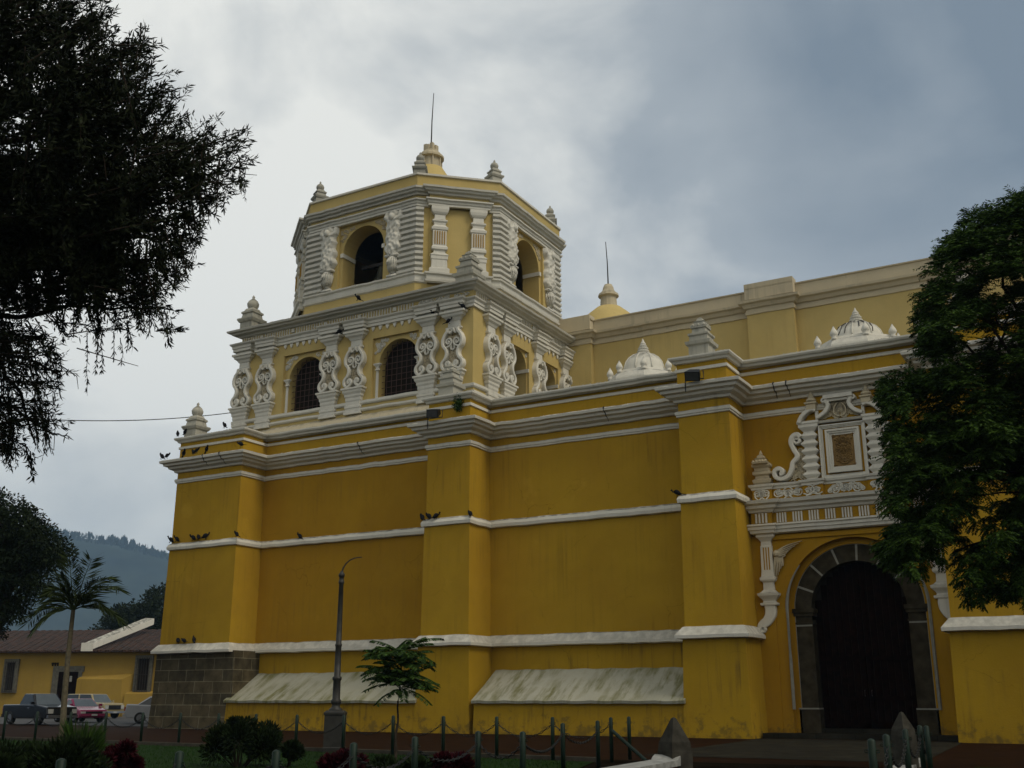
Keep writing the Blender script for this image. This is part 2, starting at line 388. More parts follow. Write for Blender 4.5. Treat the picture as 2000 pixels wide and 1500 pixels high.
sheet('brick_pavement', [(-60, -13.9), (-4, -14.2), (26.6, -17.2), (29, -16.2), (60, -16.2), (60, 1), (-4, 1), (-8, .6), (-60, .6)], -.008, M['brickpave'])
sheet('stone_walkway', [(24.9, -1.5), (31.4, -1.5), (32.3, -14.2), (25.9, -14.2)], 0.0, M['slab'])
sheet('path', [(25.9, -16.2), (33.0, -16.2), (36.5, -44), (28.0, -44)], -.004, M['earth'])
LAWN = [(-14, -13.7), (26.2, -17.45), (29.0, -26), (31.3, -37), (29, -44), (-14, -44)]
sheet('lawn', LAWN, 0.01, M['lawn'])
sheet('lawn', [(33.5, -15.4), (60, -15.4), (60, -44), (37.5, -44)], 0.01, M['lawn'])
structure(MB().sweep([(0, -.02), (0, .09), (-.16, .09), (-.16, -.02)], [(-14, -13.55), (26.2, -17.3)]).build('kerb', M['kerb']))

# ------------------------------------------------------------------ church
CHURCH = empty('church', (0, 0, 0))
tag(CHURCH, 'large yellow baroque church with white stucco trim and an octagonal belfry', 'church')
def part(mb, name, mat, parent=None, smooth=False): return mb.build(name, mat, parent or CHURCH, smooth)
A0, A1, B0, B1, C0, C1, D0, D1 = -4.2, .1, 10.94, 13.1, 22.5, 24.5, 31.55, 60.0
PY = -1.65
ZB, ZM, ZT, ZC, ZP = 3.82, 8.62, 11.66, 12.77, 14.0
PATH = [(A0, 22), (A0, PY), (A1, PY), (A1, 0), (B0, 0), (B0, PY), (B1, PY), (B1, 0), (C0, 0), (C0, PY), (C1, PY), (C1, 0), (D0, 0), (D0, PY), (D1, PY)]
# pilasters: shaft above and slightly stouter foot below the mid band
for (x0, x1, nm) in ((A0, A1, 'a'), (B0, B1, 'b'), (C0, C1, 'c'), (D0, D1, 'd')):
    p = [(x0, 0.02 if nm != 'a' else 22), (x0, PY), (x1, PY), (x1, 0.02)]
    mb = MB().sweep([(.09, ZB - .3), (.05, ZM - .2), (0, ZM - .1), (0, ZC)], p)
    part(mb, 'pilaster', M['yellow'])
    if nm == 'a':
        q = [(A0, 22), (A0, PY), (A1, PY), (A1, .02)]
        part(MB().sweep([(.32, -.2), (.24, 1.7), (.22, 3.45)], [(A0, 22), (A0, PY + .12), (A1 + .25, PY + .12), (A1 + .25, .05)]), 'stone_foot', M['stone'])
    else:
        part(MB().sweep([(.24, -.2), (.16, 3.5)], p), 'pilaster_foot', M['base'])
def quadwall(x0, x1, z0, z1, y, mat, name='wall'):
    part(MB().add([(x0, y, z0), (x1, y, z0), (x1, y, z1), (x0, y, z1)], [(0, 1, 2, 3)]), name, mat)
quadwall(A1, B0, 3.4, ZC, 0, M['ochre']); quadwall(B1, C0, 3.4, ZC, 0, M['yellow'])  # ochre on the left bay puts its bounced light into the colour
quadwall(A1, B0, -.2, 3.45, -.06, M['base']); quadwall(B1, C0, -.2, 3.45, -.06, M['base'])
FW = lambda u, w, z: (u, -w, z)          # main wall plane, w = out towards the street
DC, DR, DS = 28.15, 2.48, 4.4            # door centre, outer radius, springing
part(MB().wall(FW, C1, D0, -.2, ZC, [(DC, DR, -.2, DS)], 0, .9, 26, False), 'wall', M['ochre'])
# battered buttress blocks with sloping mossy tops
for (x0, x1) in ((A1 + .26, B0 - .17), (B1 + .42, C0 - .17)):
    b = part(MB().add([(x0, -.05, 0), (x1, -.05, 0), (x1, -1.88, 0), (x0, -1.88, 0), (x0, -.05, 1.32), (x1, -.05, 1.32), (x1, -1.8, 1.32), (x0, -1.8, 1.32)],
             [(0, 1, 5, 4), (2, 3, 7, 6), (3, 0, 4, 7), (1, 2, 6, 5)]), 'buttress', M['base'])
    top = MB(); n = 24; vs = []
    for i in range(n + 1):
        x = x0 - .04 + (x1 - x0 + .08) * i / n
        for (y, z) in ((-1.96, 1.14), (-1.98, 1.24), (-1.0, 1.83), (-.04, 2.46), (-.04, 2.38), (-1.9, 1.14)):
            vs.append((x, y, z + .018 * math.sin(i * 1.9) * (1 if z > 1.2 else .6)))
    fs = [(i * 6 + a, (i + 1) * 6 + a, (i + 1) * 6 + (a + 1) % 6, i * 6 + (a + 1) % 6) for i in range(n) for a in range(6)]
    fs += [(0, 1, 2, 3, 4, 5), tuple(n * 6 + a for a in range(6))[::-1]]
    part(top.add(vs, fs), 'sloping_cap', M['ramp'], b)
# mouldings that run round walls and pilasters
iC = PATH.index((C1, 0)) + 1
part(MB().sweep([(.1, 3.36), (.37, 3.39), (.38, 3.5), (.14, 3.8), (.02, 3.84)], [(A0 - .0, 22)] + PATH[1:iC - 1] + [(C1, -.02)]), 'base_band', M['white'])
part(MB().sweep([(.1, 3.36), (.37, 3.39), (.38, 3.5), (.14, 3.8), (.02, 3.84)], [(D0, -.3), (D0, PY), (D1, PY)], cap=True), 'base_band', M['white'])
mid = [(.04, 8.3), (.15, 8.33), (.17, 8.46), (.12, 8.58), (0, 8.66)]
part(MB().sweep(mid, PATH[:iC]), 'mid_band', M['white'])
part(MB().sweep(mid, [(D0, 0), (D0, PY), (D1, PY)]), 'mid_band', M['white'])
part(MB().sweep([(-.02, 11.64), (.05, 11.66), (.06, 11.72), (.09, 11.74), (.1, 11.84), (.06, 11.88), (-.02, 11.9)], PATH), 'string_course', M['white'])
part(MB().sweep([(-.02, 12.18), (.1, 12.2), (.14, 12.29), (.32, 12.37), (.36, 12.46), (.5, 12.5), (.53, 12.6), (.65, 12.64), (.67, 12.74), (.6, 12.79), (-.05, 12.86)], PATH), 'cornice', M['white'])
part(MB().sweep([(-.01, 12.7), (-.01, 13.8), (-.35, 13.8), (-.35, 12.7)], PATH), 'parapet', M['yellow'])
part(MB().sweep([(-.02, 13.4), (.05, 13.41), (.05, 13.53), (-.02, 13.55)], PATH), 'parapet_strip', M['white'])
part(MB().sweep([(-.02, 13.72), (.08, 13.74), (.12, 13.82), (.2, 13.86), (.24, 13.92), (.24, 13.98), (.1, 14.02), (-.42, 14.03), (-.42, 13.7)], PATH), 'coping', M['white'])
part(MB().add([(A0 + .2, -.3, 13.66), (D1, -.3, 13.66), (D1, 11, 13.66), (A0 + .2, 11, 13.66)], [(0, 1, 2, 3)]), 'aisle_roof', M['grimy'])

def fringe(path, out, z, seed, dens=7.0):
    rg = random.Random(seed); mb = MB()
    for a, b in zip(path, path[1:]):
        a, b = Vector(a), Vector(b); d = (b - a); L_ = d.length; d /= L_; n = Vector((d.y, -d.x))
        if n.x < -.5: continue
        for i in range(int(L_ * dens)):
            t = rg.uniform(-out * .5, L_ + out * .5) if L_ > 1 else rg.uniform(0, L_); q = a + d * t + n * (out - abs(rg.gauss(0, .05))); w = rg.uniform(.015, .05); h = rg.uniform(.01, .045)
            mb.add([(q.x - w, q.y - w * .6, z - .02), (q.x + w, q.y - w * .6, z - .02), (q.x + w * .8, q.y + w, z - .02), (q.x - w * .8, q.y + w, z - .02), (q.x, q.y, z + h)], [(0, 1, 4), (1, 2, 4), (2, 3, 4), (3, 0, 4)])
    o = part(mb, 'lichen_fringe', M['grimy']); o['kind'] = 'stuff'
for u, v, yb in ((397, 890, PY), (1537, 760, 0), (1512, 765, 0), (430, 885, PY), (1180, 800, 0), (700, 880, 0)):
    rg = random.Random(u); X = onY(u, v, yb - .6).x; c = MB()
    c.tube([(X + rg.uniform(-.03, .03), yb - o, z) for o, z in ((.63, 12.8), (.685, 12.74), (.66, 12.64), (.55, 12.6), (.52, 12.5), (.375, 12.46), (.33, 12.37), (.15, 12.29))], [.03, .028, .024, .02, .018, .016, .012, .008], 5); part(c, 'cornice_crack', M['iron'])
fringe(PATH[1:], .62, 12.77, 1); fringe(PATH[1:], .2, 14.0, 2)
# ---- nave
NY = 10.5
npath = [(11.0, NY - .35), (13.28, NY - .35), (13.28, NY), (21.92, NY), (21.92, NY - .4), (24.25, NY - .4), (24.25, NY), (33.0, NY), (33.0, NY - .4), (35.2, NY - .4), (35.2, NY), (60, NY)]
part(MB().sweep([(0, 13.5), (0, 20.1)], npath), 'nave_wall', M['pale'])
part(MB().sweep([(-.01, 20.3), (-.01, 21.0), (-.4, 21.0)], npath), 'nave_parapet', M['cream'])
for a, b in ((11.0, 13.28), (21.85, 24.3), (32.95, 35.25)):
    part(MB().box(a, b, NY - .44, NY + .2, 20.42, 21.25), 'parapet_block', M['cream'])
part(MB().sweep([(-.02, 19.6), (.06, 19.62), (.07, 19.78), (.02, 19.8), (.02, 19.9), (.12, 19.94), (.2, 20.1), (.34, 20.16), (.36, 20.28), (-.05, 20.42)], npath), 'nave_cornice', M['cream'])
part(MB().sweep([(-.02, 20.96), (.05, 20.97), (.06, 21.03), (-.4, 21.05)], npath), 'nave_coping', M['cream'])
part(MB().add([(11, NY + .1, 20.9), (60, NY + .1, 20.9), (60, 24, 20.9), (11, 24, 20.9)], [(0, 1, 2, 3)]), 'nave_roof', M['grimy'])

# ---- pinnacles
def pinnacle_onion(h=1.95, w=.46):
    mb = MB()
    mb.sq([(w * .86, 0), (w * .86, h * .22), (w, h * .24), (w * 1.12, h * .3), (w * 1.12, h * .33), (w * .8, h * .36), (w * .72, h * .46), (w * .84, h * .48), (w * .84, h * .52), (w * .62, h * .56), (w * .5, h * .62)])
    k = part(mb, 'pinnacle', M['grimy'])
    part(MB().lathe([(w * .42, h * .60), (w * .5, h * .64), (w * .62, h * .7), (w * .64, h * .76), (w * .5, h * .83), (w * .26, h * .88), (w * .12, h * .91), (w * .15, h * .935), (w * .16, h * .955), (w * .07, h * .98), (.01, h)], seg=14), 'onion_bulb', M['grimy'], k, True)
    return k
def pinnacle_step(h=1.75, w=.5):
    mb = MB()
    mb.sq([(w * .78, 0), (w * .78, h * .3), (w * .95, h * .33), (w * 1.0, h * .4), (w * .72, h * .43), (w * .7, h * .52), (w * .8, h * .55), (w * .8, h * .59), (w * .55, h * .62), (w * .5, h * .72)])
    k = part(mb, 'pinnacle', M['grimy'])
    c = MB().sq([(w * .6, h * .72), (w * .62, h * .77), (w * .42, h * .8), (w * .4, h * .86), (w * .45, h * .88), (w * .25, h * .91), (w * .22, h * .95), (.02, h)])
    for i in range(3):
        for a in range(4):
            c.lathe([(.05, 0), (.065, .04), (.0, .12)], (( i - 1) * w * .42 * (a % 2 == 0) + (w * .55 if a == 1 else -w * .55 if a == 3 else 0), (i - 1) * w * .42 * (a % 2 == 1) + (w * .55 if a == 0 else -w * .55 if a == 2 else 0), h * .76), 5)
    part(c, 'stepped_crown', M['grimy'], k)
    return k
def put(o, loc, rz=0, sc=1.0, first=[0]):
    c = copy_tree(o, CHURCH); c.location = loc; c.rotation_euler = (0, 0, rz); c.scale = (sc, sc, sc); return c
PO = pinnacle_onion(); PO.location = (-3.72, -1.15, 14.0)
put(PO, (-2.25, .75, 20.08), 0, 1.08)
PS = pinnacle_step(); PS.location = (11.55, -.85, 14.0)
put(PS, (23.3, -.85, 14.0), 0, 1.04)
put(PS, (11.0, 1.45, 20.05), 0, 1.22)
put(PO, (33.0, -.9, 14.0), 0, 1.0)

# ---- square tower stage
TX0, TX1, TY0, TY1 = -2.6, 11.86, .5, 13.6
FT = frame((0, TY0, 0), (1, 0, 0), (0, -1, 0))
FR = frame((TX1, 0, 0), (0, 1, 0), (1, 0, 0))
colsF = [-2.24, -.66, 3.58, 5.15, 9.4, 10.86]
colsR = [2.0, 3.47, 6.75, 9.75, 11.3]
winF = [(1.85, 1.13, 15.16, 16.9), (7.57, 1.16, 15.16, 16.88)]
winR = [(4.95, .86, 14.4, 17.2), (8.15, .86, 14.4, 17.2)]
panF = [(.42, 3.08), (6.08, 8.8)]; panR = [(4.0, 5.85), (7.25, 9.05)]
def stage_face(T, u0, u1, wins, pans, zt):
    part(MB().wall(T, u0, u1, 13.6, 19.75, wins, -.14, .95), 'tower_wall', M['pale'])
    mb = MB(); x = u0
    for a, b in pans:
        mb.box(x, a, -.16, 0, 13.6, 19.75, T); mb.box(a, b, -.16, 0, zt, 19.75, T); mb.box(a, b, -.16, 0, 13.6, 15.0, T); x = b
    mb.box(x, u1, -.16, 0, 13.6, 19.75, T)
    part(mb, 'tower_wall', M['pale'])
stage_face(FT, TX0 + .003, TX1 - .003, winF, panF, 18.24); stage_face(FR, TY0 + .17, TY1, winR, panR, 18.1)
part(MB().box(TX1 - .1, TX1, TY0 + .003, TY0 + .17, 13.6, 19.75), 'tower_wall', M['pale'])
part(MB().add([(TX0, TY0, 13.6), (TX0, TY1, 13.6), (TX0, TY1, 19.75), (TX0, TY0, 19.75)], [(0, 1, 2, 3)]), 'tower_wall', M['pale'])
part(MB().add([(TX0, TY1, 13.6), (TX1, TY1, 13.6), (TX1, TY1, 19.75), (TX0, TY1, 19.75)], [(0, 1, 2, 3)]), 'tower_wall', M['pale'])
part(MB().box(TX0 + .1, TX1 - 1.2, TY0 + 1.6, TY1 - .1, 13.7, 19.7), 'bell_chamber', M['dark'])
def spandrels(T, uc, hw, zs, a, b, zt, w, seed, mat):
    for sg in (-1, 1):
        mb = MB(); lo, hi = (a, uc) if sg < 0 else (uc, b)
        ok = lambda u, z: math.hypot(u - uc, z - zs) > hw + .17 and a + .08 < u < b - .08
        curls(mb, T, lo, hi, zs + hw * .45, zt - .04, .1, .04, seed + sg, w, ok, 1.6, False)
        if mb.v: part(mb, 'carved_spandrel', mat)
for i, (uc, hw, zb, zs) in enumerate(winF):
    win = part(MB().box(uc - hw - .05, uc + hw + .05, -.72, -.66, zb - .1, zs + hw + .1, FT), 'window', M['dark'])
    g = MB()
    for k in range(1, 8):
        u = uc - hw + 2 * hw * k / 8; g.box(u - .012, u + .012, -.42, -.40, zb, zs + math.sqrt(max(0, hw * hw - (u - uc) ** 2)), FT)
    for k in range(1, 10):
        z = zb + k * .3; h = hw if z < zs else math.sqrt(max(.001, hw * hw - (z - zs) ** 2)); g.box(uc - h, uc + h, -.425, -.405, z - .012, z + .012, FT)
    part(g, 'grille', M['grille'], win)
    for sg in (-1, 1):
        imp = MB(); uu = uc + sg * (hw + .04)
        imp.pil([(.12, zs - .28), (.08, zs - .2), (.1, zs - .1), (.2, zs), (.2, zs + .05), (.1, zs + .08)], lambda u, w, z: FT(u, w - .14, z), uu, .05, .5)
        imp.pil([(.07, zb), (.07, zs - .28)], lambda u, w, z: FT(u, w - .14, z), uu + sg * .03, .02, .3)
        part(imp, 'impost', M['white'], win)
    spandrels(FT, uc, hw, zs, *panF[i], 18.24, -.14, i * 5 + 3, M['white'])
for i, (uc, hw, zb, zs) in enumerate(winR):
    for sg in (-1, 1): part(MB().box(uc + sg * hw - .06 * (sg > 0) - .0, uc + sg * hw + .06 * (sg < 0), -1.05, .02, zs - .16, zs + .02, FR), 'impost', M['white'])
    spandrels(FR, uc, hw, zs, *panR[i], 18.1, -.14, i * 5 + 23, M['white'])
# scroll columns: pedestal + capital, two mirrored S scrolls with volutes, carved infill
def scroll_column():
    T = lambda u, w, z: (u, -w, z)
    ped = MB()
    ped.pil([(.5, 14.5), (.5, 14.62), (.44, 14.66), (.44, 14.78), (.48, 14.82), (.48, 14.92), (.42, 14.96), (.42, 15.12), (.45, 15.2), (.45, 15.32), (.5, 15.4), (.5, 15.5), (.58, 15.6), (.6, 15.7), (.66, 15.74), (.66, 15.82), (.4, 15.86)], T, 0, -.1, .7)
    cap = MB(); cap.pil([(.36, 17.84), (.42, 17.9), (.42, 17.97), (.33, 18.02), (.32, 18.28), (.36, 18.3), (.44, 18.42), (.56, 18.5), (.6, 18.6), (.68, 18.64), (.68, 18.74), (.5, 18.78), (.5, 18.86)], T, 0, -.12, .7)
    root = part(ped, 'scroll_column', M['white']); part(cap, 'capital', M['white'], root)
    zc = 16.88; sc = MB()
    for m in (1, -1):
        f = lambda P: [Vector((m * p[0], zc + p[1])) for p in P]
        sc.ribbon(catmull(f([(.27, 1.0), (.3, .86), (.42, .72), (.53, .45), (.5, .2), (.35, .0), (.3, -.22), (.38, -.44), (.54, -.62), (.55, -.82), (.40, -.98), (.22, -.93), (.12, -.78), (.2, -.63), (.3, -.68), (.28, -.78), (.22, -.77)]), 5), .074, T, -.02, .29, .03)
        sc.ribbon(catmull(f([(.5, .1), (.33, .12), (.12, .2), (.06, .38), (.16, .52), (.31, .48), (.34, .34), (.22, .28), (.19, .37), (.24, .4)]), 5), .05, T, -.02, .23, .025)
        sc.ribbon(catmull(f([(.07, .2), (.1, .06), (.0, -.04)]), 4), .04, T, -.02, .2, .02)
        sc.ribbon(catmull(f([(.3, .95), (.16, .8), (.05, .92), (.0, 1.0)]), 4), .05, T, -.02, .22, .02)
    part(sc, 'scroll', M['white'], root)
    fill = MB(); curls(fill, T, -.36, .36, zc - .75, zc + .85, .09, .1, 5, 0, lambda u, z: abs(u) < .22 + .14 * (z > zc + .1) + .1 * (z < zc - .45), 1.1)
    fill.prism([(-.25, zc - .95), (.25, zc - .95), (.42, zc - .7), (.25, zc - .3), (.28, zc), (.44, zc + .3), (.35, zc + .7), (-.35, zc + .7), (-.44, zc + .3), (-.28, zc), (-.25, zc - .3), (-.42, zc - .7)], T, -.01, .03)
    part(fill, 'carved_infill', [M['cream']], root)
    return root
SC = scroll_column(); SC.location = (colsF[0], TY0, 0)
for u in colsF[1:]: put(SC, (u, TY0, 0))
for u in colsR: put(SC, (TX1, u, 0), math.pi / 2)
def stage_path(out, hw):
    p = [(TX0, TY1)]; p.append((TX0, TY0))
    for i, u in enumerate(colsF):
        p += [(u - hw, TY0), (u - hw, TY0 - out), (u + hw, TY0 - out), (u + hw, TY0)]
    p.append((TX1, TY0))
    for u in colsR[:4]: p += [(TX1, u - hw), (TX1 + out, u - hw), (TX1 + out, u + hw), (TX1, u + hw)]
    p.append((TX1, TY1))
    return p
SP = [(TX0, TY1), (TX0, TY0), (TX1, TY0), (TX1, TY1)]
part(MB().sweep([(-.02, 18.84), (.1, 18.86), (.1, 19.0), (.14, 19.02), (.15, 19.14), (.24, 19.22), (.26, 19.28), (-.02, 19.33)], stage_path(.26, .5)), 'architrave', M['white'])
part(MB().sweep([(-.02, 19.68), (.12, 19.72), (.16, 19.79), (.38, 19.83), (.42, 19.9), (.56, 19.93), (.6, 20.02), (.55, 20.05), (-.1, 20.12)], SP), 'tower_cornice', M['white'])
fringe([(TX0, TY0), (TX1, TY0), (TX1, TY1)], .56, 20.04, 3)
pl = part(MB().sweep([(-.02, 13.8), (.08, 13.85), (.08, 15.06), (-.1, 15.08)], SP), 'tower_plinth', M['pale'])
part(MB().sweep([(.04, 13.9), (.3, 13.95), (.33, 14.12), (.26, 14.3), (.12, 14.44), (.04, 14.48)], SP), 'weathered_ledge', M['cream'], pl)
part(MB().sweep([(.04, 14.58), (.15, 14.6), (.2, 14.66), (.2, 14.74), (.12, 14.78), (.04, 14.8)], SP), 'plinth_moulding', M['white'], pl)
part(MB().sweep([(.04, 14.92), (.14, 14.94), (.18, 15.0), (.18, 15.12), (.1, 15.15), (-.12, 15.17)], SP), 'sill_moulding', M['white'], pl)
for T, ua, ub in ((FT, TX0 + .15, 8.5), (FR, TY0 + .2, TY1 - .2)):
    fz = MB(); u = ua; k = 0; ros = []
    while u < ub:
        if k % 12 == 7: ros.append(u + .12); u += .32
        else: fz.box(u, u + .06, -.01, .05, 19.37, 19.68, T); u += .165
        k += 1
    fz = part(fz, 'frieze', M['white'])
    for u in ros: part(MB().prism([(u + .14 * math.cos(a * .785) * (1 if a % 2 else .7), 19.53 + .14 * math.sin(a * .785) * (1 if a % 2 else .7)) for a in range(8)], T, -.01, .08), 'rosette', M['white'], fz)
fz = MB(); curls(fz, FT, 8.6, TX1 - .1, 19.36, 19.7, .13, .06, 9, 0, None, 1.1, False); part(fz, 'carved_frieze', M['white'])
fr = MB()
for T, rng in ((FT, [(.4, 3.0), (6.0, 8.8)]), (FR, [(4.1, 5.9), (7.4, 9.0)])):
    for a, b in rng:
        n = int((b - a) / .42)
        for i in range(n + 1):
            uu = a + .1 + (b - a - .2) * i / n
            fr.prism([(uu - .1, 18.84), (uu - .07, 18.7), (uu, 18.6), (uu + .07, 18.7), (uu + .1, 18.84)], T, -.01, .06)
part(fr, 'pendant_fringe', M['white'])
part(MB().add([(TX0 - .3, TY0 - .3, 20.08), (TX1 + .3, TY0 - .3, 20.08), (TX1 + .3, TY1, 20.08), (TX0 - .3, TY1, 20.08)], [(0, 1, 2, 3)]), 'tower_roof', M['grimy'])

# ---- octagonal belfry
OX, OY, OA, OB, OHX, OHY = 4.78, 7.0, 6.5, 6.05, 3.42, 3.25
def octp(d=0.0):
    a, b = OA + d, OB + d; k = d * .414
    return [(OX - OHX - k, OY - b), (OX + OHX + k, OY - b), (OX + a, OY - OHY - k), (OX + a, OY + OHY + k), (OX + OHX + k, OY + b), (OX - OHX - k, OY + b), (OX - a, OY + OHY + k), (OX - a, OY - OHY - k)]
OC = octp()
def edge(i):
    a = Vector(OC[i]); b = Vector(OC[(i + 1) % 8]); d = (b - a); L_ = d.length; d /= L_; n = Vector((d.y, -d.x))
    return frame((a.x, a.y, 0), (d.x, d.y, 0), (n.x, n.y, 0)), L_
def oct_break(f0, f1, out):
    p = []
    for i in range(8):
        a = Vector(OC[i]); b = Vector(OC[(i + 1) % 8]); p.append(tuple(a))
        if i % 2:
            d = (b - a); n = Vector((d.y, -d.x)).normalized() * out
            p += [tuple(a + d * f0), tuple(a + d * f0 + n), tuple(a + d * f1 + n), tuple(a + d * f1)]
    return p
BR = oct_break(.15, .86, .22)
for i in range(8):
    T, L_ = edge(i); uc = L_ / 2
    if i % 2 == 0:
        hw = 1.3
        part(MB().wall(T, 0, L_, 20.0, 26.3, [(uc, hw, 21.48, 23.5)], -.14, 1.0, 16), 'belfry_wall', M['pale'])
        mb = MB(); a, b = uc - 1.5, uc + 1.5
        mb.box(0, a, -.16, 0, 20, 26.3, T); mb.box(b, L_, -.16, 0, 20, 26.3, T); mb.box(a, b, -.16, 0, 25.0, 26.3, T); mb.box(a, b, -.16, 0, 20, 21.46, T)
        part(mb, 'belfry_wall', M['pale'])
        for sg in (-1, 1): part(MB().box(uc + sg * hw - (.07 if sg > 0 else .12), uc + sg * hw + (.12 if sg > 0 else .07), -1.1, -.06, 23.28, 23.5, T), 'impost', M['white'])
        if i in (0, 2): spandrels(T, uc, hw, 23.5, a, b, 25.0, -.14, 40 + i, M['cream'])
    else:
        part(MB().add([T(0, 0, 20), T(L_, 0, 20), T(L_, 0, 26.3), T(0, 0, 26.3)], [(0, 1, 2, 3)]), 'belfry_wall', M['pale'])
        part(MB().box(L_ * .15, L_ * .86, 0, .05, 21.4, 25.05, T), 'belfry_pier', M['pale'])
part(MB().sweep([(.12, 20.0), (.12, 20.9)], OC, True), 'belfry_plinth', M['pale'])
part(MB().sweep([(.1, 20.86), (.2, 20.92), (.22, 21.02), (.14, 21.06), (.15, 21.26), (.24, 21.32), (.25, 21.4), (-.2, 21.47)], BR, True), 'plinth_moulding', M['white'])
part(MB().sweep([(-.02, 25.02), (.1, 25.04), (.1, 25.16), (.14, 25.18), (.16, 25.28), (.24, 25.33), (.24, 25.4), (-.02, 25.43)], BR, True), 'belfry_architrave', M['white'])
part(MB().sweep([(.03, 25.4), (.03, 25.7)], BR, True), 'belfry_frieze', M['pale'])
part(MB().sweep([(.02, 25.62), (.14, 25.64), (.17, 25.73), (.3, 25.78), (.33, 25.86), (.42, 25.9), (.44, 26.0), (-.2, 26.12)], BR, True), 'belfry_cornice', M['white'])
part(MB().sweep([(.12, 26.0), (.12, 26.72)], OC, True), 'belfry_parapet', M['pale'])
part(MB().sweep([(.1, 26.7), (.2, 26.72), (.2, 26.82), (-.3, 26.87)], OC, True), 'belfry_coping', M['white'])
part(MB().add([(x, y, 26.4) for x, y in octp(-.2)], [tuple(range(8))]), 'belfry_roof', M['grimy'])
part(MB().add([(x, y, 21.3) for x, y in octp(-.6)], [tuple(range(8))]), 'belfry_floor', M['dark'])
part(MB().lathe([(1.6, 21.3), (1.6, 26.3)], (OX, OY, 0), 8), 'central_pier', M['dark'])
rb = []
for j in range(8):   # rusticated quoins wrap every corner
    a = Vector(OC[j]); p = Vector(OC[j - 1]); q = Vector(OC[(j + 1) % 8])
    dp, dq = (p - a).normalized(), (q - a).normalized()
    lp, lq = (.32, 1.02) if j % 2 == 0 else (1.02, .32)
    prof = [(-.02, 21.44)]; n = 12; h = (25.02 - 21.44) / n
    for c in range(n):
        z = 21.44 + c * h; prof += [(.06, z + .02), (.19, z + h * .3), (.2, z + h * .72), (.06, z + h * .98)]
    prof += [(-.02, 25.02)]
    part(MB().sweep(prof, [tuple(a + dp * lp), tuple(a), tuple(a + dq * lq)], cap=True), 'rusticated_quoin', M['white'])
# baluster columns on the diagonal faces
def baluster_column():
    T = lambda u, w, z: (u, -w, z)
    mb = MB()
    mb.pil([(.5, 21.3), (.5, 21.62), (.4, 21.7), (.38, 22.1), (.42, 22.15), (.42, 22.3), (.46, 22.36), (.3, 22.5), (.28, 22.62), (.4, 22.68), (.4, 22.8), (.36, 22.86), (.34, 22.88), (.34, 23.7), (.4, 23.74), (.42, 23.86), (.36, 23.9), (.28, 24.0), (.3, 24.12), (.38, 24.2), (.38, 24.26), (.28, 24.32), (.26, 24.55), (.34, 24.62), (.4, 24.7), (.44, 24.84), (.44, 25.0)], T, 0, .0, .62)
    k = part(mb, 'baluster_column', M['white'])
    f = MB()
    for a in range(5): f.box(-.26 + a * .12, -.22 + a * .12, .2, .245, 22.95, 23.65, T)
    part(f, 'flute', M['ochre'], k)
    return k
BC = None
for i in (1, 3, 5, 7):
    T, L_ = edge(i); a = Vector(OC[i]); b = Vector(OC[(i + 1) % 8]); d = b - a; rz = math.atan2(d.y, d.x)
    for fq in (.27, .74):
        x, y, _ = T(L_ * fq, .1, 0)
        if BC is None: BC = baluster_column(); BC.location = (x, y, 0); BC.rotation_euler = (0, 0, rz)
        else: put(BC, (x, y, 0), rz)
# stucco angels with raised wings on gadrooned vases
def angel():
    mb = MB(); n = 56; mcol = 22; vs = []; fs = []
    def hwid(t):
        pts = [(0, .26), (.06, .42), (.14, .55), (.2, .52), (.27, .42), (.34, .53), (.42, .52), (.5, .40), (.57, .42), (.65, .50), (.72, .40), (.78, .42), (.84, .55), (.92, .58), (1, .55)]
        for (a, x), (b, y) in zip(pts, pts[1:]):
            if a <= t <= b: return x + (y - x) * (t - a) / (b - a)
        return .3
    rg = random.Random(4); bumps = [(rg.uniform(-1, 1), rg.random(), rg.uniform(.06, .2), rg.uniform(.03, .07), rg.choice((-1, 1, 1)), rg.uniform(.4, 1.2)) for _ in range(110)]
    for r in range(n + 1):
        t = r / n; z = 22.62 + 2.36 * t; h = hwid(t)
        for c in range(mcol + 1):
            s = c / mcol * 2 - 1
            body = math.sqrt(max(0, 1 - s * s)) * .26
            fold = sum(sg * .055 * math.exp(-((s - bs) / ws) ** 2 - ((t - bt - (s - bs) * .1) / (wt * an)) ** 2) for bs, bt, ws, wt, sg, an in bumps)
            notch = 0
            if t > .8: notch = -.3 * max(0, 1 - abs(abs(s) - .48) / .16) * (t - .8) * 5
            edge_ = 1 if abs(s) < .97 else 0
            vs.append((s * h, -max(0.0, (body + fold + .05 + notch) * edge_), z))
    for r in range(n):
        for c in range(mcol): o = r * (mcol + 1) + c; fs.append((o, o + 1, o + mcol + 2, o + mcol + 1))
    mb.add(vs, fs)
    body = part(mb, 'angel_figure', M['white'], None, True)
    hd = MB(); hd.lathe([(.02, 24.44), (.13, 24.5), (.17, 24.62), (.16, 24.74), (.1, 24.84), (.02, 24.9)], (0, -.3, 0), 10); part(hd, 'head', M['white'], body, True)
    v = MB(); T = lambda u, w, z: (u, -w, z)
    v.pil([(.36, 22.5), (.4, 22.56), (.4, 22.63), (.3, 22.66)], T, 0, .0, .7); v.pil([(.3, 21.44), (.3, 21.55), (.2, 21.6), (.18, 21.66)], T, 0, 0, .7)
    v.lathe([(.12, 21.6), (.2, 21.75), (.3, 22.0), (.34, 22.22), (.3, 22.42), (.26, 22.52)], (0, -.02, 0), 16)
    for g in range(9):
        a = math.pi * (1 + (g + .5) / 9); v.tube([(math.cos(a) * r, math.sin(a) * r - .02, z) for r, z in ((.2, 21.74), (.3, 21.98), (.345, 22.22), (.3, 22.42))], .04, 5)
    part(v, 'gadrooned_vase', M['white'], body, True)
    return body
AN = None
